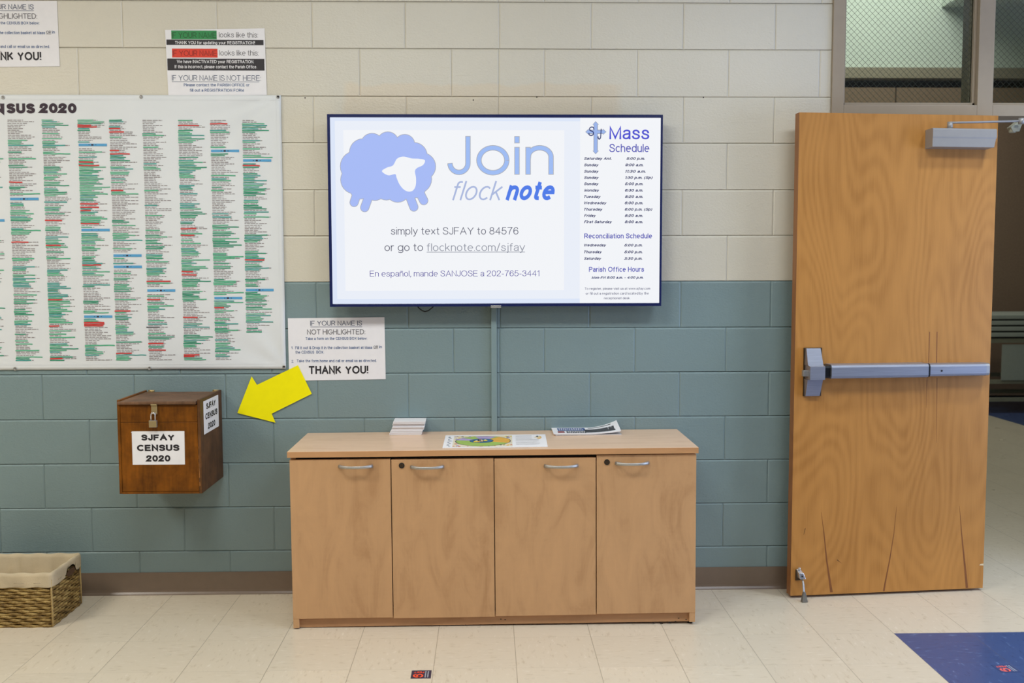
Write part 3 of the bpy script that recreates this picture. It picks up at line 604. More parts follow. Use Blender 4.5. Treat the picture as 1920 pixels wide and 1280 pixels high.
ft = D(1508, 1128, .052); lv = MB(); lv.tube([(a1.x, -.022, a1.z), (a1.x+.004, -.030, a1.z-.03), (ft.x, -.046, .045), (ft.x, -.050, .02)], [.0055, .005, .005, .006], M['alu2'], 10); lv.build('lever', hold)
fo = MB(); fo.hexa([(ft.x-.0135, -.062, .001), (ft.x+.0135, -.062, .001), (ft.x+.0135, -.042, .001), (ft.x-.0135, -.042, .001)], [(ft.x-.005, -.055, .045), (ft.x+.005, -.055, .045), (ft.x+.005, -.043, .045), (ft.x-.005, -.043, .045)], M['rubber']); fo.build('rubber_foot', hold, .002)

# ================================================================== CABINET
CBX, CW, CDp, CH, CFY = -.0264, 1.6599, .466, .7357, -.4699
cab = empty('cabinet', (CBX, -.237, .004), 0, 'low maple laminate storage cabinet with four doors under the television', 'cabinet')
cab.rotation_euler = (0, -.0047, 0)
bpy.context.view_layer.update()
CI = cab.matrix_world.inverted()
def cl_(px, py, Y): return CI @ W(px, py, Y)
fy = CFY+.237                                            # local front of the top
hh = CH-.004; tk = .0245; ft0 = .048; hw = CW/2
wt = MB().box((-hw, fy+.0012, hh-tk), (hw, .233, hh), M['lamsheen']).build('worktop', cab, .0015)
MB().box((-hw+.0004, fy, hh-tk+.0004), (hw-.0004, fy+.0014, hh-.0008), M['lamedge']).build('edge_band', wt)
bf = fy+.008; dt = .019                                  # door faces, door thickness
cs = MB(); sw = hw-.008
cs.box((-sw, bf+dt+.002, .016), (-sw+.021, .231, hh-tk), M['lam']); cs.box((sw-.021, bf+dt+.002, .016), (sw, .231, hh-tk), M['lam'])
cs.box((-sw+.021, .215, .06), (sw-.021, .231, hh-tk), M['lam']); cs.box((-sw+.021, bf+dt+.004, .06), (sw-.021, .215, .078), M['lam'])
cs.box((-.01, bf+dt+.004, .078), (.01, .215, hh-tk), M['lam'])
cs.box((-sw+.021, bf+dt+.003, hh-tk-.03), (sw-.021, bf+dt+.02, hh-tk), M['gap'])
cs.build('carcass', cab)
for s_ in (-1, 1):                                       # the legs of the side panels below the doors
    x0 = s_*sw; MB().box((x0, bf+.001, .0045), (x0-s_*.024, bf+dt+.06, ft0+.012), M['lam']).build('side_panel_foot', cab, .001)
    for yy in (bf+.03, .2): MB().tube([(s_*(sw-.016), yy, -.004+(.0035 if s_ < 0 else -.0035)), (s_*(sw-.016), yy, .012)], .011, M['black'], 12).build('glide_foot', cab)
kk = MB(); kk.box((-sw+.024, bf+.016, .003), (sw-.024, bf+.036, .062), M['lamdark'])
for x, y, r in ((1255, 1166, .007), (1240, 1168, .008), (1266, 1164, .005), (1272, 1158, .004), (1286, 1160, .004), (1225, 1167, .005), (873, 1170.5, .003), (947, 1160.5, .004), (939, 1159.5, .004)):
    q = cl_(x, y, CFY+.028); kk.poly([(q.x-r, bf+.0156, q.z-r*.3), (q.x+r*.6, bf+.0156, q.z-r*.5), (q.x+r, bf+.0156, q.z+r*.3), (q.x-r*.4, bf+.0156, q.z+r*.5)], M['gap'])
kk.build('kick_board', cab)
YD = CFY+.008
bnd = [-sw-.002, cl_(734.8, 1000, YD).x, cl_(927.3, 1000, YD).x, cl_(1118, 1000, YD).x, sw+.002]
tops = [cl_(640, 861.2, YD).z, cl_(830, 860.2, YD).z, cl_(1020, 858.6, YD).z, cl_(1210, 852.3, YD).z]
bots = [cl_(640, 1158.8, YD).z, cl_(830, 1157.5, YD).z, cl_(1020, 1153.5, YD).z, cl_(1210, 1149.5, YD).z]
hnd = [(635.5, 697.5, 875), (770.5, 831, 876), (1021.5, 1083, 874), (1155, 1216, 869)]
lck = [None, (753.2, 872.3), None, (1138, 866)]
dl = ['leftmost', 'second', 'third', 'rightmost']
for i in range(4):
    a, b_ = bnd[i]+.0018, bnd[i+1]-.0018
    zt3 = min(tops[i], hh-tk-.002)
    dm = MB().box((a, bf, bots[i]), (b_, bf+dt, zt3), M['lam']).build('door', cab, .0008)
    x0, x1 = cl_(hnd[i][0], hnd[i][2], YD-.01).x, cl_(hnd[i][1], hnd[i][2], YD-.01).x; z = cl_((hnd[i][0]+hnd[i][1])/2, hnd[i][2], YD-.014).z
    N = 18; path = []; ra = []; rb_ = []
    for k in range(N+1):
        t = k/N; e = abs(2*t-1); out = .030*(1-e**2.6)
        path.append((x0+(x1-x0)*t, bf-.003-out, z)); ra.append(.0036+.0026*e**3); rb_.append(.0058+.0024*e**3)
    MB().tube(path, ra, M['alu2'], 10, rb=rb_).build('handle', dm)['label'] = 'satin metal bow handle'
    if lck[i]:
        q = cl_(*lck[i], YD); lk = MB(); lk.disc((q.x, bf-.003, q.z), (0, -1, 0), .0115, M['black'], .003, 20); lk.disc((q.x, bf-.0036, q.z), (0, -1, 0), .0075, M['darkmetal'], .001, 16); lk.box((q.x-.0008, bf-.0042, q.z-.005), (q.x+.0008, bf-.0036, q.z+.005), M['gap'])
        lk.build('lock', dm)['label'] = 'black round cam lock'
def topz(x): return .004 + hh + (x-CBX)*.0047            # height of the worktop at x

# ---- white leaflets
st = MB(); rr = random.Random(5)
q0 = G(730, 816, .733); q1 = G(789.5, 816, .733); qx0, qx1, qy = q0.x, q1.x, q0.y; z = topz((qx0+qx1)/2)+.0006; zt4 = W(765, 783.5, qy+.06).z
N = 30; dep = .105; H = W(760, 789.5, qy-.0).z - z
for k in range(N):
    t = k/N; sh_ = .020*t + rr.uniform(-.0012, .0012) + (.003 if 10 < k < 20 else 0); fwd = -(.0 if k < 16 else (.004 if k < 18 else (-.003 if k < 24 else .006))) + rr.uniform(-.001, .001)
    z0, z1 = z+H*k/N, z+H*(k+.86)/N; a = rr.uniform(-.006, .006)+.02*t
    c, s_ = math.cos(a), math.sin(a)
    P = [Vector((qx0+sh_+x*c-y*s_, qy+fwd+x*s_+y*c, 0)) for x, y in ((0, 0), (qx1-qx0, 0), (qx1-qx0, dep), (0, dep))]
    st.hexa([(p.x, p.y, z0) for p in P], [(p.x, p.y, z1) for p in P], M['paper'])
for u, v_ in ((.2, .6), (.86, .75)):
    st.disc((qx0+.022+(qx1-qx0)*u, qy+dep*v_, z+H-.0007), (0, 0, 1), .0022, M['greyink'], .0006, 8)
tag(st.build('leaflet_stack'), 'uneven stack of small white leaflets on the cabinet, left side', 'paper stack')

# ---- open bulletin with cartoon page
zz = topz(-.02)+.0009
bl = MB()
def CT(px, py, dz=0): 
    p = G(px, py, zz+dz); return Vector((p.x, p.y, topz(p.x)+.0012+dz))
cn = [(829.5, 839.5), (1027, 838), (1022.5, 814.8), (835.5, 816)]
A = [CT(*c) for c in cn]
bl.hexa([p-Vector((0, 0, .0008)) for p in A], [p+Vector((0, 0, .0012)) for p in A], M['paper'])
bul = bl.build('bulletin')
tag(bul, 'flat printed bulletin with a colourful cartoon page on the cabinet', 'bulletin')
def BQ(u, v, dz): return A[0].lerp(A[1], u).lerp(A[3].lerp(A[2], u), v)+Vector((0, 0, .0012+dz))
pr2 = MB()
def bell(cu, cv, ru, rv, mat, dz, a0=0, a1=360, n=26):
    pts = [BQ(cu+ru*math.cos(math.radians(a0+(a1-a0)*i/n)), cv+rv*math.sin(math.radians(a0+(a1-a0)*i/n)), dz) for i in range(n+(0 if a1-a0 == 360 else 1))]
    if a1-a0 != 360: pts.append(BQ(cu, cv, dz))
    pr2.poly(pts, mat)
pr2.poly([BQ(.09, .05, .0002), BQ(.665, .05, .0002), BQ(.665, .93, .0002), BQ(.09, .93, .0002)], M['g_cream'])
rp = random.Random(2); cols = ['g_red', 'g_amber', 'g_blue', 'g_yellow', 'g_navy', 'g_lilac']
for k in range(110):
    u = rp.uniform(.10, .655); v = rp.uniform(.08, .9)
    if ((u-.38)/.27)**2+((v-.5)/.40)**2 < 1: continue
    s_ = rp.uniform(.006, .016); pr2.poly([BQ(u-s_, v-s_*2.2, .0003), BQ(u+s_, v-s_*2, .0003), BQ(u+s_*.8, v+s_*2.2, .0003), BQ(u-s_*.7, v+s_*1.8, .0003)], M[rp.choice(cols)])
bell(.38, .48, .272, .40, M['g_navy'], .0004); bell(.38, .48, .264, .385, M['g_green'], .0005)
bell(.38, .48, .264, .385, M['g_amber'], .0006, -25, 55); bell(.38, .48, .264, .385, M['g_lilac'], .0006, 62, 108); bell(.38, .48, .264, .385, M['g_lilac'], .0006, 138, 168)
bell(.365, .5, .118, .17, M['g_navy'], .0007); bell(.365, .5, .112, .155, M['g_blue'], .0008)
for k in range(16):
    u = .365+rp.uniform(-.085, .085); v = .5+rp.uniform(-.10, .08); s_ = rp.uniform(.01, .022)
    pr2.poly([BQ(u-s_, v-s_*2, .0009+k*3e-5), BQ(u+s_, v-s_*2, .0009+k*3e-5), BQ(u+s_*.6, v+s_*2.4, .0009+k*3e-5), BQ(u-s_*.8, v+s_*1.9, .0009+k*3e-5)], M[rp.choice(['g_yellow', 'g_yellow', 'g_navy', 'g_amber', 'g_red', 'g_cream'])])
for k in range(8):
    v = .86-k*.1; pr2.poly([BQ(.70, v, .0003), BQ(.70+rp.uniform(.16, .25) if v < .6 else .86, v, .0003), BQ(.86 if v >= .6 else .93, v+.018, .0003), BQ(.70, v+.018, .0003)], M['nameink'])
bell(.93, .74, .026, .12, M['g_amber'], .0004); pr2.poly([BQ(.88, .70, .0005), BQ(.95, .70, .0005), BQ(.93, .86, .0005), BQ(.9, .82, .0005)], M['g_cream']); bell(.915, .82, .012, .05, M['g_navy'], .0006)
for k in range(12):
    v = .1+k*.066; u = .035 if k % 3 else .05; pr2.poly([BQ(u, v, .0003), BQ(u+rp.uniform(.012, .03), v, .0003), BQ(u+.02, v+.03, .0003), BQ(u, v+.03, .0003)], M['greyink' if k % 2 else 'g_blue'])
pr2.build('cartoon_print', bul)

# ---- folded newspapers
def newspaper(name, x0, x1, y0, y1, z, th, curl, mat, label, top):
    nx = 22; m_ = MB(); vs = []
    def zc_(u, v): return z + (curl*max(0, (u-.52)/.48)**2.0*(.35+.65*v) if curl else 0)
    for lay in (0, 1):
        for j in range(2):
            for i in range(nx+1):
                u = i/nx; vs.append((x0+(x1-x0)*u-(.02 if curl else 0)*max(0, u-.6)*j*0, y0+(y1-y0)*j, zc_(u, j)+lay*th))
    def id_(lay, j, i): return lay*2*(nx+1)+j*(nx+1)+i
    fs = []
    for i in range(nx):
        fs += [(id_(1, 0, i), id_(1, 0, i+1), id_(1, 1, i+1), id_(1, 1, i)), (id_(0, 1, i), id_(0, 1, i+1), id_(0, 0, i+1), id_(0, 0, i)), (id_(0, 0, i), id_(0, 0, i+1), id_(1, 0, i+1), id_(1, 0, i)), (id_(1, 1, i), id_(1, 1, i+1), id_(0, 1, i+1), id_(0, 1, i))]
    fs += [(id_(0, 1, 0), id_(0, 0, 0), id_(1, 0, 0), id_(1, 1, 0)), (id_(0, 0, nx), id_(0, 1, nx), id_(1, 1, nx), id_(1, 0, nx))]
    m_.raw(vs, fs, mat); o = m_.build(name); tag(o, label, 'newspaper', 'folded newspapers on the cabinet')
    if top:
        pm = MB()
        def NP(u, v): return Vector((x0+(x1-x0)*u, y0+(y1-y0)*v, zc_(u, v)+th+.0006))
        def q(u0, u1, v0, v1, mat_, n=10):
            for i in range(n):
                a, b2 = u0+(u1-u0)*i/n, u0+(u1-u0)*(i+1)/n; pm.poly([NP(a, v0), NP(b2, v0), NP(b2, v1), NP(a, v1)], M[mat_])
        q(.08, .50, .42, .90, 'n_blue'); q(.07, .17, .10, .36, 'n_red'); q(.48, .93, .12, .60, 'n_dark', 14); q(.55, .90, .80, .87, 'n_dark', 14)
        r3 = random.Random(9)
        for row, (v0, v1) in enumerate(((.52, .60), (.68, .80))):           # unreadable masthead strokes
            u = .10
            while u < .46:
                wd = r3.uniform(.012, .03); pm.poly([NP(u, v0)+Vector((0, 0, .0003)), NP(u+wd, v0)+Vector((0, 0, .0003)), NP(u+wd*.8, v1)+Vector((0, 0, .0003)), NP(u+.002, v1)+Vector((0, 0, .0003))], M['paper']); u += wd+.012
        for row, (v0, v1) in enumerate(((.06, .20), (.24, .36))):
            u = .20
            while u < .47:
                wd = r3.uniform(.014, .034); pm.poly([NP(u, v0), NP(u+wd, v0), NP(u+wd, v1), NP(u, v1)], M['pblack']); u += wd+.008
        pm.build('front_page_print', o)
n0, n1, n2 = G(1040, 816.5, .738), G(1165.5, 815, .738), G(1036, 801.5, .738)
nz = topz(.3)
newspaper('newspaper', n0.x+.004, n1.x-.001, n0.y, n0.y+.150, nz+.0006, .0045, 0, M['newsprint'], 'lower folded newspaper lying flat under the curled one', False)
newspaper('newspaper', n0.x-.004, n1.x-.004, n0.y+.002, n0.y+.160, nz+.0060, .0040, .034, M['paper'], 'upper folded newspaper with a curled corner and blue masthead', True)

# ================================================================== TELEVISION
YT = -.09
t00, t10, t01, t11 = W(613, 213, YT), W(1243.9, 215.5, YT), W(618.2, 574, YT), W(1239.4, 574.7, YT)
tx0, tx1 = (t00.x+t01.x)/2, (t10.x+t11.x)/2; tz1, tz0 = (t00.z+t10.z)/2, (t01.z+t11.z)/2
tv = empty('television', ((tx0+tx1)/2, YT, tz0), 0, 'large wall-mounted flat television showing a sheep logo and schedule', 'television')
TI = Matrix.Translation(-tv.location)
def tb(m_, name, parent=tv, bevel=0):
    return m_.build(name, parent, bevel, inv=TI)
s00, s11 = W(618.2, 219.5, YT), W(1240, 220.6, YT); sb = W(930, 568.6, YT)
sx0, sx1 = tx0+.0125, tx1-.0095; sz1 = tz1-.0135; sz0 = sb.z
m_ = MB(); bb = M['bezel']
m_.box((tx0, YT, tz0), (sx0, YT+.02, tz1), bb); m_.box((sx1, YT, tz0), (tx1, YT+.02, tz1), bb); m_.box((sx0, YT, sz1), (sx1, YT+.02, tz1), bb); m_.box((sx0, YT, tz0), (sx1, YT+.02, sz0), bb)
tb(m_, 'bezel', bevel=.0015)
tb(MB().box((tx0+.004, YT+.02, tz0+.004), (tx1-.004, -.045, tz1-.004), M['black']), 'back_cover', bevel=.004)
tb(MB().box((-.25, -.045, 1.55), (.25, -.002, 1.85), M['black']), 'wall_mount')
SY = YT+.003
scr = tb(MB().poly([(sx0, SY, sz0), (sx1, SY, sz0), (sx1, SY, sz1), (sx0, SY, sz1)], M['screen0']), 'screen')
K = Crop(600, 200, 2.909, SY)
ct = MB(); dx = K.p(1418, 500).x; ins0, ins1 = K.p(132, 500).x, K.p(1332, 500).x
rect(ct, wallplace(SY-.0002), sx0+.02, dx, sz0+.02, sz1-.015, M['screen']); rect(ct, wallplace(SY-.0002), dx, sx1, sz0, sz1, M['screen2'])
rect(ct, wallplace(SY-.0004), ins0, ins1, K.p(700, 1002).z, K.p(700, 128).z, M['screen2'])
# sheep emblem: a scalloped body, four legs, a white face
def kp(x, y, lift=.0007): p = K.p(x, y); return Vector((p.x, SY-lift, p.z))
def circ(x, y, r, mat, lift, n=28): ct.poly([kp(x+r*math.cos(2*math.pi*i/n), y-r*math.sin(2*math.pi*i/n), lift) for i in range(n)], mat)
def capsule(x0, y0, x1, y1, r, mat, lift):
    a = math.atan2(y1-y0, x1-x0); pts = [kp(x1+r*math.cos(a+t), y1+r*math.sin(a+t), lift) for t in [math.pi/2-math.pi*i/10 for i in range(11)]]
    pts += [kp(x0+r*math.cos(a+t), y0+r*math.sin(a+t), lift) for t in [-math.pi/2-math.pi*i/10 for i in range(11)]]
    ct.poly(pts, mat)
BODY = [(194, 325, 82), (234, 248, 72), (284, 206, 60), (370, 196, 58), (462, 206, 54), (512, 268, 72), (556, 326, 74), (530, 394, 78), (190, 398, 76), (222, 440, 62), (300, 452, 58), (362, 448, 60), (424, 454, 66), (520, 440, 56), (380, 330, 150), (290, 330, 130), (460, 340, 120)]
LEGS = [(200, 480, 186, 522, 22), (262, 500, 244, 550, 22), (490, 490, 512, 547, 22), (545, 470, 566, 512, 22)]
for r_, mt, lf in ((3, 'e_out', .0006), (0, 'e_sheep', .0008)):
    for x, y, r in BODY: circ(x, y, r+r_, M[mt], lf+random.uniform(0, .00005))
    for a in LEGS: capsule(a[0], a[1], a[2], a[3], a[4]+r_, M[mt], lf+.00006)
def bez(pts, n=6):                                       # smooth closed outline through points
    out = []; N_ = len(pts)
    for i in range(N_):
        p0, p1, p2, p3 = (Vector((*pts[(i+j-1) % N_], 0)) for j in range(4))
        for k in range(n):
            t = k/n; out.append(.5*((2*p1)+(p2-p0)*t+(2*p0-5*p1+4*p2-p3)*t*t+(3*p1-p0-3*p2+p3)*t**3))
    return out
FACE = [(338, 352), (365, 332), (398, 320), (420, 284), (455, 272), (500, 282), (540, 284), (572, 292), (562, 318), (530, 334), (518, 352), (524, 390), (522, 430), (508, 456), (484, 463), (458, 452), (434, 424), (418, 388), (410, 368), (372, 374)]
ct.poly([kp(p.x, p.y, .0011) for p in bez(FACE)][::-1], M['screen2'])
# Join, drawn as even strokes
def strokes(polys, wd, mat, lift):
    for P in polys:
        n = len(P); L_ = []; R2 = []
        for i in range(n):
            a = Vector(P[max(i-1, 0)]); b2 = Vector(P[min(i+1, n-1)]); t = (b2-a).normalized(); q = Vector((-t.y, t.x))*wd/2
            e = t*(0 if 0 < i < n-1 else (wd-24)/2*(-1 if i == 0 else 1)); c = Vector(P[i])+e; L_.append(c+q); R2.append(c-q)
        for i in range(n-1): ct.poly([kp(*L_[i], lift), kp(*L_[i+1], lift), kp(*R2[i+1], lift), kp(*R2[i], lift)], mat)
arc = lambda cx, cy, rx, ry, a0, a1, n=24: [(cx+rx*math.cos(math.radians(a0+(a1-a0)*i/n)), cy-ry*math.sin(math.radians(a0+(a1-a0)*i/n))) for i in range(n+1)]
JOIN = [[(807, 162), (807, 230)]+arc(758, 308, 49, 50, 0, -178, 16), arc(943, 292, 76, 68, 0, 360, 40), [(1074.5, 163), (1074.5, 197)], [(1074.5, 222), (1074.5, 368)], [(1135, 222), (1135, 368)], [(1135, 290)]+arc(1198, 274, 62, 50, 165, 0, 16)+[(1260, 368)]]
strokes(JOIN, 29, M['e_out'], .0008); strokes(JOIN, 22, M['e_join'], .0010)
K.t(ct, 'flock', 722, 1000, 510, 405, M['e_flock'], -.012, .28, .001); K.t(ct, 'note', 1014, 1280, 510, 405, M['e_note'], .03, .28, .0012)
K.t(ct, 'simply text SJFAY to 84576', 387, 1082, 697, 657, M['e_grey'], -.008, 0, .001)
K.t(ct, 'or go to', 352, 562, 787, 745, M['e_grey'], -.008, 0, .001); K.t(ct, 'flocknote.com/sjfay', 582, 1118, 787, 745, M['e_lgrey'], -.008, 0, .001); K.r(ct, 582, 1118, 791, 794.5, M['e_lgrey'], .001)
K.t(ct, 'En español, mande SANJOSE a 202-765-3441', 272, 1196, 925, 893, M['e_violet'], -.008, 0, .001)
# cross with initials
for mt, g, lf in (('e_lgrey', 3, .0006), ('e_cross', 0, .0008)):
    K.r(ct, 1495-g, 1512+g, 98-g, 240+g, M[mt], lf); K.r(ct, 1464-g, 1545+g, 129-g, 145+g, M[mt], lf)
    for x, y, dx_, dy in ((1503.5, 82, 0, 1), (1503.5, 256, 0, -1), (1450, 137, 1, 0), (1559, 137, -1, 0)):
        ct.poly([kp(x-dx_*g, y-dy*g, lf+.0001), kp(x+16*dx_+(14+g)*dy, y+16*dy+(14+g)*dx_, lf+.0001), kp(x+16*dx_-(14+g)*dy, y+16*dy-(14+g)*dx_, lf+.0001)], M[mt])
K.t(ct, 'S', 1464, 1496, 160, 108, M['e_navy'], 0, .1, .0012); K.t(ct, 'J', 1514, 1536, 180, 120, M['e_navy'], 0, .1, .0012)
K.t(ct, 'Mass', 1578, 1796, 178, 108, M['e_mass'], .004, 0, .001); K.t(ct, 'Schedule', 1578, 1796, 248, 203, M['e_sched'], .004, 0, .001)
rows = [('Saturday Ant.', 1590, '5:00 p.m.', 1672, 1771, 290), ('Sunday', 1520, '9:00 a.m.', 1665, 1763, 325), ('Sunday', 1520, '11:30 a.m.', 1665, 1776, 360), ('Sunday', 1520, '1:30 p.m. (Sp)', 1665, 1814, 394), ('Sunday', 1520, '5:00 p.m.', 1663, 1762, 428), ('Monday', 1523, '6:30 a.m.', 1663, 1761, 463), ('Tuesday', 1531, '8:20 a.m.', 1663, 1761, 498), ('Wednesday', 1563, '6:00 p.m.', 1662, 1761, 532), ('Thursday', 1541, '6:00 p.m. (Sp)', 1662, 1812, 567), ('Friday', 1505, '8:20 a.m.', 1662, 1760, 601), ('First Saturday', 1593, '8:00 a.m.', 1662, 1760, 635), ('Wednesday', 1561, '5:00 p.m.', 1660, 1758, 762), ('Thursday', 1538, '5:00 p.m.', 1660, 1758, 799), ('Saturday', 1534, '3:30 p.m.', 1659, 1757, 835)]
for a, x1, b2, x2, x3, y in rows:
    K.t(ct, a, 1440, x1, y, y-15, M['e_row'], .026, .25, .001); K.t(ct, b2, x2, x3, y, y-15, M['e_row'], .026, .25, .001)
K.t(ct, 'Reconciliation Schedule', 1441, 1811, 718, 691, M['e_sched'], .006, 0, .001); K.t(ct, 'Parish Office Hours', 1467, 1767, 900, 873, M['e_sched'], .006, 0, .001)
K.t(ct, 'Mon-Fri 8:00 a.m. - 4:00 p.m.', 1481, 1763, 938, 924, M['e_navy'], .026, .25, .001)
for s_, a, b2, y in (('To register, please visit us at www.sjfay.com', 1443, 1801, 998), ('or fill out a registration card located by the', 1449, 1793, 1024), ('receptionist desk.', 1549, 1692, 1050)): K.t(ct, s_, a, b2, y, y-13, M['e_row'], .004, 0, .001)
tb(ct, 'screen_picture', scr)
bd0, bd1 = W(920, 572.5, YT), W(939.5, 577, YT); tb(MB().box((bd0.x, YT-.003, bd1.z), (bd1.x, YT+.006, bd0.z), M['badge']), 'badge', bevel=.001)
cbp = [W(x, y, -.06) for x, y in ((781, 572), (786, 578), (792, 582.5), (797, 584), (803, 582.5), (810, 577), (816, 571))]
tb(MB().tube(cbp, .0026, M['black'], 8), 'power_cable')['label'] = 'loop of black cable'
# ---- raceway
r0, r1 = W(923.5, 573, -.012), W(933.5, 573, -.012)
rc = MB().box((-.0375, -.016, .60), (-.0120, -.0005, 1.345), M['tealpaint'])
rc.build('cable_raceway', bevel=.002)
tag(bpy.data.objects['cable_raceway'], 'slim teal cable raceway down the wall below the television', 'raceway')

# ================================================================== PAPERS ON THE WALL
def sheet(name, c, Y, mat, label, cat, wav=.0012, group=None):
    """c: TL TR BR BL pixel corners on the wall"""
    q = [W(x, y, Y) for x, y in c]; m_ = MB(); nx, nz_ = 14, 10; vs = []
    for lay in (0, 1):
        for j in range(nz_+1):
            for i in range(nx+1):
                u, v = i/nx, j/nz_; p = q[3].lerp(q[2], u).lerp(q[0].lerp(q[1], u), v); e = abs(2*v-1)**4*wav
                vs.append((p.x, Y-(e if v < .5 else 0)+lay*.0003, p.z))
    st_ = (nx+1)*(nz_+1); fs = []
    for j in range(nz_):
        for i in range(nx):
            k = j*(nx+1)+i; f = (k, k+1, k+nx+2, k+nx+1); fs += [f, tuple(st_+x for x in f[::-1])]
    for i in range(nx): fs += [(i+1, i, st_+i, st_+i+1), (nz_*(nx+1)+i, nz_*(nx+1)+i+1, st_+nz_*(nx+1)+i+1, st_+nz_*(nx+1)+i)]
    for j in range(nz_): fs += [(j*(nx+1), (j+1)*(nx+1), st_+(j+1)*(nx+1), st_+j*(nx+1)), ((j+1)*(nx+1)+nx, j*(nx+1)+nx, st_+j*(nx+1)+nx, st_+(j+1)*(nx+1)+nx)]
    m_.raw(vs, fs, mat, False); o = m_.build(name); tag(o, label, cat, group); return o
YP = -.0025
ps2 = sheet('poster', [(539.6, 596.5), (720.8, 594.4), (723.3, 710.6), (542.3, 713.9)], YP, M['paper'], 'white notice beside the television, right of the yellow arrow', 'poster', .0, 'parish notices')
K5 = Crop(430, 580, 5.5645, YP); m_ = MB()
K5.t(m_, 'IF YOUR NAME IS', 845, 1385, 168, 117, M['slate']); K5.r(m_, 845, 1385, 179, 184, M['slate'])
K5.t(m_, 'NOT HIGHLIGHTED:', 812, 1418, 260, 207, M['greyink'])
K5.t(m_, 'Take a form on the CENSUS BOX below:', 795, 1438, 316, 288, M['blueink'], .012)
m_.build('heading_lettering', ps2); m_ = MB()
K5.t(m_, '1.', 645, 668, 413, 386, M['blueink']); K5.t(m_, 'Fill it out & Drop it in the collection basket at Mass', 688, 1492, 413, 383, M['blueink'], .012); K5.t(m_, 'OR', 1505, 1553, 405, 376, M['greyink'], .012); K5.r(m_, 1505, 1553, 408, 411, M['greyink']); K5.t(m_, 'in', 1563, 1592, 403, 374, M['blueink'], .012)
K5.t(m_, 'the CENSUS  BOX.', 690, 988, 460, 430, M['blueink'], .012); m_.build('body_lettering', ps2); m_ = MB()
K5.t(m_, '2.', 650, 673, 555, 526, M['blueink']); K5.t(m_, 'Take the form home and call or email us as directed.', 703, 1537, 549, 520, M['blueink'], .012)
m_.build('body_lettering', ps2); m_ = MB()
K5.t(m_, 'THANK YOU!', 828, 1450, 671, 588, M['ink'], .022)
m_.build('closing_lettering', ps2)
ps0 = ps2.copy(); C.objects.link(ps0)
for ch in list(ps2.children): pt0 = ch.copy(); C.objects.link(pt0); pt0.parent = ps0
ps0.location = (-1.3937, 0, 1.3694); ps0['label'] = 'white notice high on the cream wall above the list banner'
ps1 = sheet('poster', [(309.4, 56), (496, 53.1), (500.4, 178), (315.8, 180)], YP, M['paper'], 'white notice with green and red highlighted lines above the banner corner', 'poster', .0, 'parish notices')
K6 = Crop(300, 40, 8, YP); m_ = MB()
K6.r(m_, 170, 850, 138, 270, M['pgreen']); K6.t(m_, 'IF YOUR NAME', 178, 845, 250, 165, M['pgreend'], -.004, 0, .0008); K6.t(m_, 'looks like this:', 885, 1470, 243, 163, M['greyink'], -.008)
K6.r(m_, 97, 1553, 276, 356, M['pblack']); K6.t(m_, 'THANK YOU for updating your REGISTRATION!!', 225, 1425, 343, 298, M['paper'], .01, 0, .0008)
K6.r(m_, 182, 863, 410, 543, M['pred']); K6.t(m_, 'IF YOUR NAME', 190, 857, 520, 437, M['predd'], -.004, 0, .0008); K6.t(m_, 'looks like this:', 893, 1480, 513, 433, M['greyink'], -.008)
K6.r(m_, 112, 1567, 560, 736, M['pblack']); K6.t(m_, 'We have INACTIVATED your REGISTRATION.', 255, 1410, 628, 580, M['paper'], .006, 0, .0008); K6.t(m_, 'If this is incorrect, please contact the Parish Office.', 222, 1455, 705, 657, M['paper'], .006, 0, .0008)
K6.t(m_, 'IF YOUR NAME IS NOT HERE:', 178, 1515, 891, 808, M['slate'], -.006); K6.r(m_, 178, 1490, 903, 909, M['slate'])
K6.t(m_, 'Please contact the PARISH OFFICE or', 357, 1343, 976, 932, M['blueink'], .012); K6.t(m_, 'fill out a REGISTRATION FORM', 447, 1260, 1055, 1011, M['blueink'], .012)
m_.build('lettering', ps1)
# ---- arrow
ar = [(445, 774), (471.7, 705.5), (481.8, 721.3), (558.5, 684.5), (584.6, 738), (509.3, 775.3), (516.6, 792.2)]
m_ = MB(); m_.prism([W(x, y, -.0062) for x, y in ar], (0, .0014, 0), M['yellow']); ao = m_.build('arrow_sign')
tag(ao, 'yellow card arrow pointing down at the wooden box', 'arrow sign')

# ---- banner
bxl, bxr, bz1, bz0 = -3.39, -.9505, W(250, 178.3).z, W(250, 692).z
def bY(x, z):
    u = bxr-x; y = -.006
    d = math.hypot(u, bz1-z); a = math.atan2(bz1-z, u+1e-6)
    y -= .0030*math.exp(-(d-.02)/.42)*math.sin(a*17)*min(1, d/.1)*(1 if a < .9 else .35)
    d2 = math.hypot(u, z-bz0); a2 = math.atan2(z-bz0, u+1e-6)
    y -= .0024*math.exp(-d2/.36)*math.sin(a2*9+.6)*min(1, d2/.1)
    y -= .0012*math.sin(6.1*x+3.2*z)*math.sin(4*z+1.1*x) + .0006*math.sin(19*x-11*z)
    e = min(u, bz1-z, z-bz0)
    return y*(1 if e > .02 else 1) if y < -.003 else -.003
m_ = MB(); nx, nz_ = 170, 90; vs = []
for lay in (0, 1):
    for j in range(nz_+1):
        for i in range(nx+1):
            x = bxl+(bxr-bxl)*i/nx; z = bz0+(bz1-bz0)*j/nz_; vs.append((x, bY(x, z)+lay*.0008, z))
st_ = (nx+1)*(nz_+1); fs = []
for j in range(nz_):
    for i in range(nx):
        k = j*(nx+1)+i; f = (k, k+1, k+nx+2, k+nx+1); fs += [f, tuple(st_+q for q in f[::-1])]
for i in range(nx): fs += [(i+1, i, st_+i, st_+i+1), (nz_*(nx+1)+i, nz_*(nx+1)+i+1, st_+nz_*(nx+1)+i+1, st_+nz_*(nx+1)+i)]
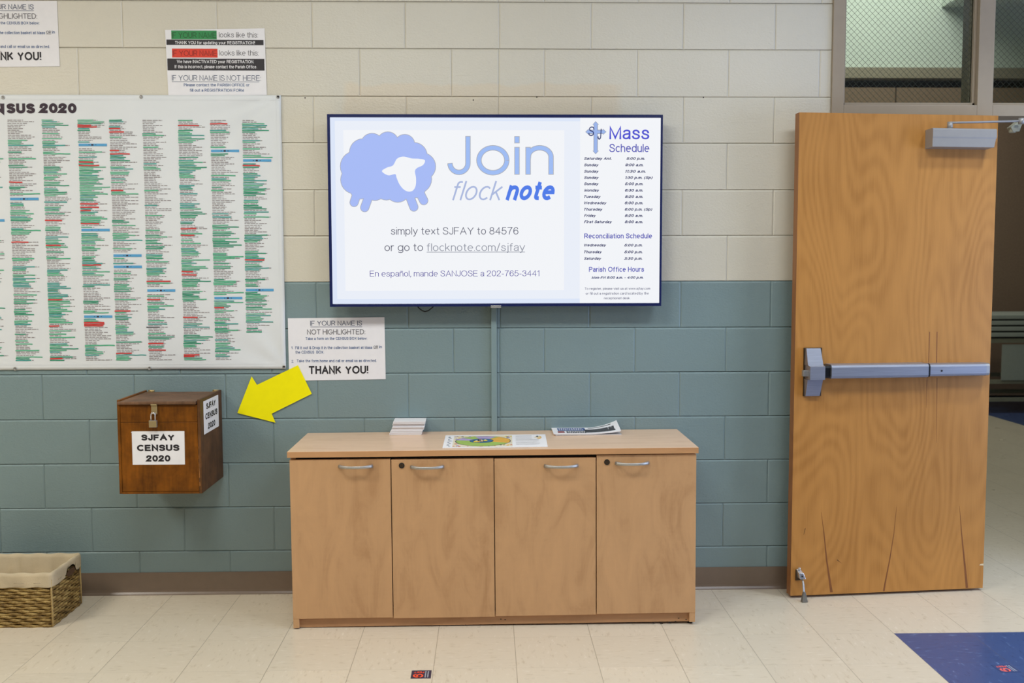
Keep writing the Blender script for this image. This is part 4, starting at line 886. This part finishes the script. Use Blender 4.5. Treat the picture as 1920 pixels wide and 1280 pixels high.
for j in range(nz_): fs += [(j*(nx+1), (j+1)*(nx+1), st_+(j+1)*(nx+1), st_+j*(nx+1)), ((j+1)*(nx+1)+nx, j*(nx+1)+nx, st_+j*(nx+1)+nx, st_+(j+1)*(nx+1)+nx)]
m_.raw(vs, fs, M['vinyl'], True)
ban = m_.build('banner'); tag(ban, 'large white vinyl banner of highlighted name columns on the wall', 'banner')
# welded hem lines and grommets
hm = MB()
for x0, x1, z0, z1 in ((bxl, bxr, bz1-.0225, bz1-.0205), (bxl, bxr, bz0+.0205, bz0+.0225), (bxr-.022, bxr-.0205, bz0, bz1)):
    n = 60
    for i in range(n):
        if x1-x0 > z1-z0: q = [(x0+(x1-x0)*(i+a)/n, b2) for a, b2 in ((0, z0), (1, z0), (1, z1), (0, z1))]
        else: q = [(a, z0+(z1-z0)*(i+b2)/n) for a, b2 in ((x0, 0), (x1, 0), (x1, 1), (x0, 1))]
        hm.poly([(x, bY(x, z)-.0007, z) for x, z in q], M['vinyl'])
hm.build('hem', ban)
for x, y, dk in ((521.5, 181.5, 1), (264.5, 181.5, 0), (5.5, 182.5, 0), (532.5, 687.5, 1), (280.5, 690, 0), (28.5, 691, 0)):
    q = W(x, y, -.007); yy = bY(q.x, q.z); g = MB()
    g.tube([(q.x+.0062*math.cos(t), yy-.001, q.z+.0062*math.sin(t)) for t in [2*math.pi*i/20 for i in range(20)]], .0022, M['alu2'], 8, True, up=(0, 1, 0))
    g.disc((q.x, yy-.0006, q.z), (0, -1, 0), .0058, M['gap'] if dk else M['greyink'], .0004, 16)
    if dk: g.disc((q.x, yy-.0026, q.z), (0, -1, 0), .0040, M['black'], .002, 12)
    else: g.disc((q.x, yy-.0022, q.z), (0, -1, 0), .0030, M['chrome'], .0015, 12)
    g.build('grommet', ban)
bp = lambda l: (lambda u, v: Vector((u, bY(u, v)-l, v)))
tm = MB(); a_, b_ = W(145, 213), W(76, 213)
cap_ = W(110, 194).z-W(110, 212.6).z
text(tm, '2020', bp(.0014), b_.x, a_.x, W(110, 212.6).z, cap_, M['title'], .1)
text(tm, 'SUS', bp(.0014), W(13.8, 213).x, W(67.4, 213).x, W(40, 213).z, cap_, M['title'], .1); text(tm, 'CEN', bp(.0014), W(-68, 213.5).x, W(10, 213.5).x, W(0, 213.2).z, cap_, M['title'], .1)
tm.build('title_lettering', ban)
rb = random.Random(11); nm = MB(); hl = MB()
colX = [W(x, 226).x for x in (15, 80, 147, 206, 268, 335, 395, 455)]
colX = [colX[0]-.150*k for k in range(8, 0, -1)]+colX
colX = [x for x in colX if x > bxl+.04]; nv = len(colX)-8
pitch = .00722; ztop = W(250, 226).z; nrow = 146
bars = {0: [373], 2: [272, 431, 593], 3: [479, 500], 4: [544.5], 6: [283, 559], 7: [301, 544], -1: [413]}
reds = {0: [(343, 23), (455, 30)], 1: [(413, 30), (461, 26), (561, 25), (611, 18), (671, 22)], 2: [(235, 24), (238.5, 34), (303, 25), (312, 36), (382, 31), (390, 33), (394, 18), (419, 32), (497, 34), (603, 36), (606.5, 36), (610, 34)],
        3: [(241, 19), (247, 26), (284, 16), (290, 35), (357, 21), (584, 28), (662, 28)], 4: [(527, 43), (560, 23), (643, 27), (655, 31)], 5: [(235, 37), (430, 28), (442, 24), (509, 20), (515, 26), (595, 26), (664, 28), (667.5, 19)], 6: [(231, 31), (577, 17)], 7: [(311, 30), (489, 35)]}
dens = {0: (.38, .36), 1: (.5, .55), 2: (.5, .5), 3: (.36, .38), 4: (.10, .34), 5: (.5, .5), 6: (.40, .40), 7: (.45, .5)}
def stripe(mb_, x0, x1, z, h, mat, l, rag=0):
    n = max(2, int((x1-x0)/.02)); top = []; bot = []
    for i in range(n+1):
        x = x0+(x1-x0)*i/n; j = rag*rb.uniform(-1, 1); top.append((x, z+h/2+j)); bot.append((x+rag*rb.uniform(-1, 1), z-h/2+j))
    for i in range(n):
        mb_.poly([bp(l)(*bot[i]), bp(l)(*bot[i+1]), bp(l)(*top[i+1]), bp(l)(*top[i])], mat)
for ci, x in enumerate(colX):
    k = ci-nv; dn = dens.get(k, (.4, .4)); run = 0
    taken = [(W(x_, 0).x, 0) for x_ in ()]
    zb_list = [W(250, y).z for y in bars.get(k, [300+37*(ci % 5)] if k < 0 else [])]
    for zb3 in zb_list:
        rect(hl, bp(.0016), x, x+.1225, zb3-.0054, zb3+.0054, M['hblue']); rect(hl, bp(.0020), x+.055, x+.0645, zb3-.003, zb3+.003, M['title'])
        rect(hl, bp(.0020), x+.043, x+.048, zb3-.001, zb3+.001, M['title']); rect(hl, bp(.0020), x+.072, x+.077, zb3-.001, zb3+.001, M['title'])
    rl = [(W(250, y).z, w_/415) for y, w_ in (reds.get(k) or [(rb.uniform(230, 670), rb.uniform(18, 34)) for _ in range(5)])]
    last = 129 if k == 7 else nrow
    for r in range(last):
        z = ztop-r*pitch
        if any(abs(z-q) < .0115 for q in zb_list): continue
        y_frac = r/nrow; wl = rb.choice((.05, .056, .062, .068, .075, .085, .10)) if rb.random() < .9 else .115
        u = x+rb.uniform(0, .001); end = x+wl
        while u < end:                                    # unreadable printed names
            wd = rb.uniform(.008, .022); rect(nm, bp(.0011), u, min(u+wd, end), z-.0013, z+.0013+rb.uniform(0, .0008), M['nameink']); u += wd+rb.uniform(.002, .004)
        rd = [w_ for q, w_ in rl if abs(q-z) < pitch*.5]
        if rd: stripe(hl, x-.002, x+rd[0], z+.0004, .0056, M['hred'], .0018, .0008)
        else:
            p = dn[0] if y_frac < .45 else dn[1]; p = p*1.5 if run else p*.75
            if rb.random() < p:
                run = 1; m2 = rb.choice(('hgreen', 'hgreen', 'hdark', 'hteal')); stripe(hl, x-rb.uniform(0, .003), x+wl*rb.uniform(.8, 1.15), z+.0003, rb.uniform(.0038, .0050), M[m2], .0017, .0007)
            else: run = 0
    if k == 4: stripe(hl, x+.012-.02, x+.05, W(250, 613).z, .004, M['ink'], .0019, .0006)
nm.build('printed_names', ban); hl.build('marker_highlights', ban)

# ================================================================== CENSUS BOX
X0, X1, Z0, Z1, YB = -1.580, -1.2395, .535, .9275, -.335
box = empty('ballot_box', ((X0+X1)/2, YB/2, Z0), 0, 'dark wooden collection box fixed to the wall below the banner', 'box')
BI = Matrix.Translation(-box.location)
bt = lambda m_, name, parent=box, bevel=0: m_.build(name, parent, bevel, inv=BI)
th = .012; zlid = Z1-.020
m_ = MB(); m_.box((X0, YB, Z0), (X0+th, -.001, Z1), M['oak']); bt(m_, 'side_panel', bevel=.003)
m_ = MB(); m_.box((X1-th, YB, Z0), (X1, -.001, Z1), M['oakside'])
for zz_, hh_, ww in ((.60, .05, .004), (.565, .02, .006), (.64, .03, .003), (.68, .02, .003), (.72, .015, .002)):
    m_.poly([(X1-.0115, YB-.0005, zz_), (X1-.0115+ww, YB-.0005, zz_+.003), (X1-.0115+ww*.6, YB-.0005, zz_+hh_), (X1-.0115, YB-.0005, zz_+hh_*.8)], M['worn'])
bt(m_, 'side_panel', bevel=.002)
zs = Crop(200, 700, 5.333, YB).p(500, 486).z
m_ = MB(); m_.box((X0+th+.001, YB+.002, Z0+.010), (X1-th-.001, YB+.014, zs-.0012), M['oak']); m_.box((X0+th+.001, YB+.002, zs), (X1-th-.001, YB+.014, zlid-.002), M['oak']); bt(m_, 'front_panel', bevel=.001)
m_ = MB(); m_.box((X0+th, YB+.0005, Z0), (X1-th, -.001, Z0+.009), M['oak']); m_.box((X0+th, -.013, Z0), (X1-th, -.001, zlid), M['oakside']); bt(m_, 'back_and_base')
m_ = MB(); m_.box((X0+.003, YB-.008, zlid), (X1-th-.003, -.016, zlid+.014), M['oaktop']); lid = bt(m_, 'lid', bevel=.004)
for px in (441, 1086):
    q = Crop(200, 700, 5.333, -.02).p(px, 152); m_ = MB(); m_.box((q.x-.013, -.030, zlid+.014), (q.x+.013, -.004, zlid+.0165), M['brass']); m_.tube([(q.x-.013, -.012, zlid+.019), (q.x+.013, -.012, zlid+.019)], .0035, M['brass'], 10); bt(m_, 'hinge', lid)
KB = Crop(200, 700, 5.333, YB-.004)
h0, h1 = KB.p(443, 284), KB.p(506, 408); m_ = MB(); m_.box((h0.x, YB-.0045, h1.z), (h1.x, YB-.001, zlid-.001), M['brass']); m_.box((h0.x, YB-.0115, zlid-.002), (h1.x, YB-.001, zlid+.004), M['brass'])
stp = KB.p(476, 395); m_.tube([(stp.x+.0075*math.cos(t), YB-.005-.010*math.sin(t), stp.z) for t in [math.pi*i/10 for i in range(11)]], .0022, M['chrome'], 8); bt(m_, 'hasp', bevel=.0008)
p0, p1 = KB.p(437, 466), KB.p(508, 533); pc = (p0.x+p1.x)/2
pad = empty('padlock', (pc, YB-.013, p1.z), 0, 'small brass padlock hanging from the hasp of the wooden box', 'padlock')
PI_ = Matrix.Translation(-pad.location)
m_ = MB(); m_.box((pc-.0155, YB-.020, p1.z), (pc+.0155, YB-.0065, p0.z), M['alu2']); m_.box((pc-.0155, YB-.0203, p1.z+.001), (pc+.0155, YB-.0197, p0.z-.001), M['brass']); m_.build('lock_body', pad, .0018, inv=PI_)
m_ = MB(); zc_ = p0.z+.022; m_.tube([(pc-.0085, YB-.013, p0.z-.002), (pc-.0085, YB-.013, zc_)]+[(pc+.0085*math.cos(t), YB-.013, zc_+.0095*math.sin(t)) for t in [math.pi-math.pi*i/10 for i in range(1, 10)]]+[(pc+.0085, YB-.013, zc_), (pc+.0085, YB-.013, p0.z-.002)], .0026, M['chrome'], 10, up=(0, 1, 0)); m_.build('shackle', pad, inv=PI_)
# paper signs stuck on the box
KC = Crop(200, 700, 5.333, YB+.0014); q = [KC.p(*c) for c in ((250, 578), (777, 575), (783, 909), (260, 912))]
m_ = MB(); m_.prism([v for v in q][::-1], (0, .0004, 0), M['paper']); m_.poly([KC.p(243, 588)+Vector((0, -.002, 0)), KC.p(262, 600)+Vector((0, -.0006, 0)), KC.p(270, 577)+Vector((0, -.0006, 0))], M['paper']); sg = bt(m_, 'paper_sign')
m_ = MB(); KC.t(m_, 'SJFAY', 346, 680, 668, 609, M['ink'], .045); KC.t(m_, 'CENSUS', 304, 728, 774, 711, M['ink'], .045); KC.t(m_, '2020', 396, 638, 880, 816, M['ink'], .045); bt(m_, 'lettering', sg)
XS = X1+.0006
def SP(cx, cy): return plane(200+cx/5.333, 700+cy/5.333, 0, XS)
q = [SP(*c) for c in ((970, 268), (1118, 220), (1120, 535), (972, 605))]; y0s, y1s = (q[0].y+q[3].y)/2, (q[1].y+q[2].y)/2; z1s, z0s = (q[0].z+q[1].z)/2, (q[2].z+q[3].z)/2
m_ = MB(); m_.box((X1, y0s, z0s), (XS, y1s, z1s), M['paper']); sg = bt(m_, 'paper_sign')
m_ = MB(); pls = lambda u, v: Vector((XS+.0005, u, v)); dy = y1s-y0s; dz = z1s-z0s
for s_, u0, u1, v0 in (('SJFAY', .17, .80, .72), ('CENSUS', .10, .90, .42), ('2020', .26, .74, .10)): text(m_, s_, pls, y0s+dy*u0, y0s+dy*u1, z0s+dz*v0, dz*.185, M['ink'], .04)
bt(m_, 'lettering', sg)

# ================================================================== BASKET
bx1, byf, byb = -1.836, -.412, -.118; bxl2 = -2.30; bh = .225
bk = empty('basket', ((bx1+bxl2)/2, (byf+byb)/2, 0), 0, 'seagrass basket with a beige cloth liner on the floor', 'basket')
KI = Matrix.Translation(-bk.location)
def ringpath(off, n_per=.006, cr=.018):
    a, b_, c, d = bxl2-off, bx1+off, byf-off, byb+off; P = []
    r = cr
    def ln(p, q):
        L = math.dist(p, q); n = max(2, int(L/n_per)); return [(p[0]+(q[0]-p[0])*i/n, p[1]+(q[1]-p[1])*i/n) for i in range(n)]
    def ac(cx, cy, a0): return [(cx+r*math.cos(math.radians(a0+90*i/5)), cy+r*math.sin(math.radians(a0+90*i/5))) for i in range(5)]
    return ln((a+r, c), (b_-r, c))+ac(b_-r, c+r, -90)+ln((b_, c+r), (b_, d-r))+ac(b_-r, d-r, 0)+ln((b_-r, d), (a+r, d))+ac(a+r, d-r, 90)+ln((a, d-r), (a, c+r))+ac(a+r, c+r, 180)
m_ = MB(); rows_n = 17; rp2 = random.Random(4)
base_path = ringpath(-.006)
for k in range(rows_n):
    z = .006+(.205-.006)*k/(rows_n-1); n = len(base_path); P = []; ph = (k % 2)*math.pi
    cx, cy = (bx1+bxl2)/2, (byf+byb)/2; rad = []; rz_ = []
    for i, (x, y) in enumerate(base_path):
        s_ = i*.006; w_ = math.sin(s_*2*math.pi/.066+ph); f = 1+.012*w_
        dxn, dyn = (x-cx), (y-cy); l_ = .0022*w_
        ox = (1 if dxn > 0 else -1) if abs(abs(dxn)-(bx1-bxl2)/2) < .02 else 0; oy = (1 if dyn > 0 else -1) if abs(abs(dyn)-(byb-byf)/2) < .02 else 0
        P.append((x+ox*l_, y+oy*l_, z+rp2.uniform(-.0006, .0006)+.0015*math.sin(s_*2*math.pi/.066+ph+1.2))); rad.append(.0050+.0006*w_); rz_.append(.0064)
    m_.tube(P, rad, M['weave'], 6, True, rb=rz_)
m_.build('woven_body', bk, inv=KI)
m_ = MB(); inn = ringpath(-.014, .02); n = len(inn); vs = [(x, y, .004) for x, y in inn]+[(x, y, .2) for x, y in inn]
m_.raw(vs, [(i, (i+1) % n, n+(i+1) % n, n+i) for i in range(n)]+[tuple(range(n))], M['hole']); m_.build('inner_shell', bk, inv=KI)
for x, y in ((bx1-.004, byf+.004), (bx1-.004, byb-.004), (bxl2+.004, byf+.004), (bxl2+.004, byb-.004)): MB().tube([(x, y, .004), (x+.0008, y, .08), (x-.0006, y, .15), (x, y, .2)], .0042, M['post'], 8).build('corner_post', bk, inv=KI)
# liner: folded over the rim, outside band with a handle cut-out on the right end
m_ = MB(); op = ringpath(.004, .01); n = len(op); rl3 = random.Random(8); prof = [(.004, -.055), (.0065, -.04), (.0065, -.012), (.003, -.001), (-.006, .003), (-.015, -.002), (-.020, -.012), (-.024, -.09), (-.026, -.19)]
ym = (byf+byb)/2-.0; vs = []
wv = [rl3.uniform(-1, 1) for _ in range(40)]
for j, (of, dz_) in enumerate(prof):
    pth = ringpath(of, .01, .018 if of > -.01 else .012)
    if len(pth) != n: pth = [(min(max(x, bxl2-of), bx1+of), min(max(y, byf-of), byb+of)) for x, y in op]
    for i, (x, y) in enumerate(pth):
        zz_ = bh+dz_
        rt = x > bx1-.02
        if rt and j <= 1 and abs(y-(ym+.03)) < .06: zz_ = bh-.055+(.036 if j == 0 else .03)*max(0, 1-((y-ym-.03)/.055)**4)
        if j >= 7: x += .004*wv[i % 40]; y += .005*wv[(i*7) % 40]
        zz_ += .0016*math.sin(i*.7+j)*(1 if j < 7 else 0)
        vs.append((x, y, zz_))
m_.raw(vs, [(j*n+i, j*n+(i+1) % n, (j+1)*n+(i+1) % n, (j+1)*n+i) for j in range(len(prof)-1) for i in range(n)], M['cloth'], True)
m_.raw([vs[(len(prof)-1)*n+i] for i in range(n)], [tuple(range(n))], M['cloth'])
lin_o = m_.build('cloth_liner', bk, inv=KI)
for x0, x1 in ((-1.985, -1.945), (-1.905, -1.877), (-2.085, -2.045)):
    z = bh-.036; MB().tube([(x0, byf-.0105, z), ((x0+x1)/2, byf-.0125, z-.0006), (x1, byf-.0105, z)], .0012, M['thread'], 6).build('stitch', lin_o, inv=KI)
for y0, y1 in ((-.375, -.345), (-.18, -.15)): MB().tube([(bx1+.0105, y0, bh-.034), (bx1+.0125, (y0+y1)/2, bh-.035), (bx1+.0105, y1, bh-.034)], .0012, M['thread'], 6).build('stitch', lin_o, inv=KI)
m_ = MB(); m_.prism([(bx1+.0035, ym+.03+.042*math.cos(t), bh-.046+.015*math.sin(t)) for t in [2*math.pi*i/20 for i in range(20)]], (.001, 0, 0), M['hole']); m_.build('handle_hole', bk, inv=KI)

# ================================================================== FLOOR STICKERS
def sticker(c, bg, red, grey, label, ang):
    q = [G(x, y, .0006) for x, y in c]; ctr = sum(q, Vector())/4; o = empty('floor_sticker', (ctr.x, ctr.y, 0), ang, label, 'sticker', 'distance stickers on the floor'); s_ = .0362
    bgm = MB(); bgm.box((-s_, -s_, .0002), (s_, s_, .0007), M[bg]); bgm.build('backing', o)
    # reader's up = -x, reader's right = +y
    pl6 = lambda u, v: Vector((-v, u, .0010)); m_ = MB()
    text(m_, '6', pl6, -.029, .003, -.008, .037, M[red], .012)
    plf = lambda u, v: Vector((-u, -v, .0010)); text(m_, 'FEET', plf, -.010, .028, -.024, .013, M[red], .03)
    r3 = random.Random(3)
    for row, v in enumerate((-.018, -.027)):
        u = -.028
        while u < .026:
            wd = r3.uniform(.003, .008); m_.poly([pl6(u, v), pl6(u+wd, v), pl6(u+wd, v+.0045), pl6(u, v+.0045)], M[grey]); u += wd+.002
    m_.build('sticker_print', o)
sticker([(772.5, 1256.5), (810, 1256), (807, 1271), (769.5, 1272)], 'navy', 'orange', 'stext', 'dark square six feet sticker on the beige floor before the cabinet', 0)
sticker([(1861, 1247), (1894, 1245), (1912, 1258), (1878, 1261)], 'navy2', 'coral', 'stext', 'six feet sticker on the dark blue floor tiles', math.radians(4))

# ================================================================== HALL: stacked folding tables on a cart
YH = 5.35; tb0 = W(1862, 631, YH).z; tb1 = W(1862, 591, YH).z; xL = 4.62
pit = (tb1-tb0)/3.6
def ftable(z, i, label):
    t = empty('folding_table', (xL+.92, YH+.38, z), 0, label, 'table', 'folding tables stacked in the hall')
    MB().box((-.92, -.38, 0), (.92, .38, pit*.72), M['table']).build('tabletop', t, .006)
    MB().box((-.90, -.36, -pit*.26), (.90, .36, -.0005), M['tableedge']).build('apron', t)
    return t
lbl = ['bottom grey folding table of the stack seen through the doorway', 'second grey folding table from the bottom of the hall stack', 'third grey folding table from the bottom of the hall stack', 'topmost grey folding table of the stack seen through the doorway']
for i in range(4): ftable(tb0+pit*(i-.05), i, lbl[i])
cart = empty('table_cart', (xL+.92, YH+.38, 0), 0, 'beige metal cart under the stacked tables in the hall', 'cart')
zt5 = tb0-pit*.33
m_ = MB(); m_.box((-.90, -.36, zt5-.045), (.90, -.32, zt5), M['cart']); m_.box((-.90, .32, zt5-.045), (.90, .36, zt5), M['cart']); m_.box((-.90, -.36, zt5-.045), (-.86, .36, zt5), M['cart']); m_.box((.86, -.36, zt5-.045), (.90, .36, zt5), M['cart'])
for z in (.30, .12): m_.box((-.88, -.35, z), (.88, -.32, z+.04), M['cart']); m_.box((-.88, .32, z), (.88, .35, z+.04), M['cart'])
m_.build('cart_frame', cart)
for sx_ in (-1, 1):
    for sy_ in (-1, 1):
        l_ = MB().box((sx_*.80-.022, sy_*.335-.022, .08), (sx_*.80+.022, sy_*.335+.022, zt5), M['cart']).build('leg', cart)
        MB().tube([(sx_*.80, sy_*.335-.014, .04), (sx_*.80, sy_*.335+.014, .04)], .04, M['black'], 16).build('caster', l_)
MB().box((-.44, -.362, zt5-.42), (.2, -.352, zt5-.06), M['table']).build('side_panel', cart)
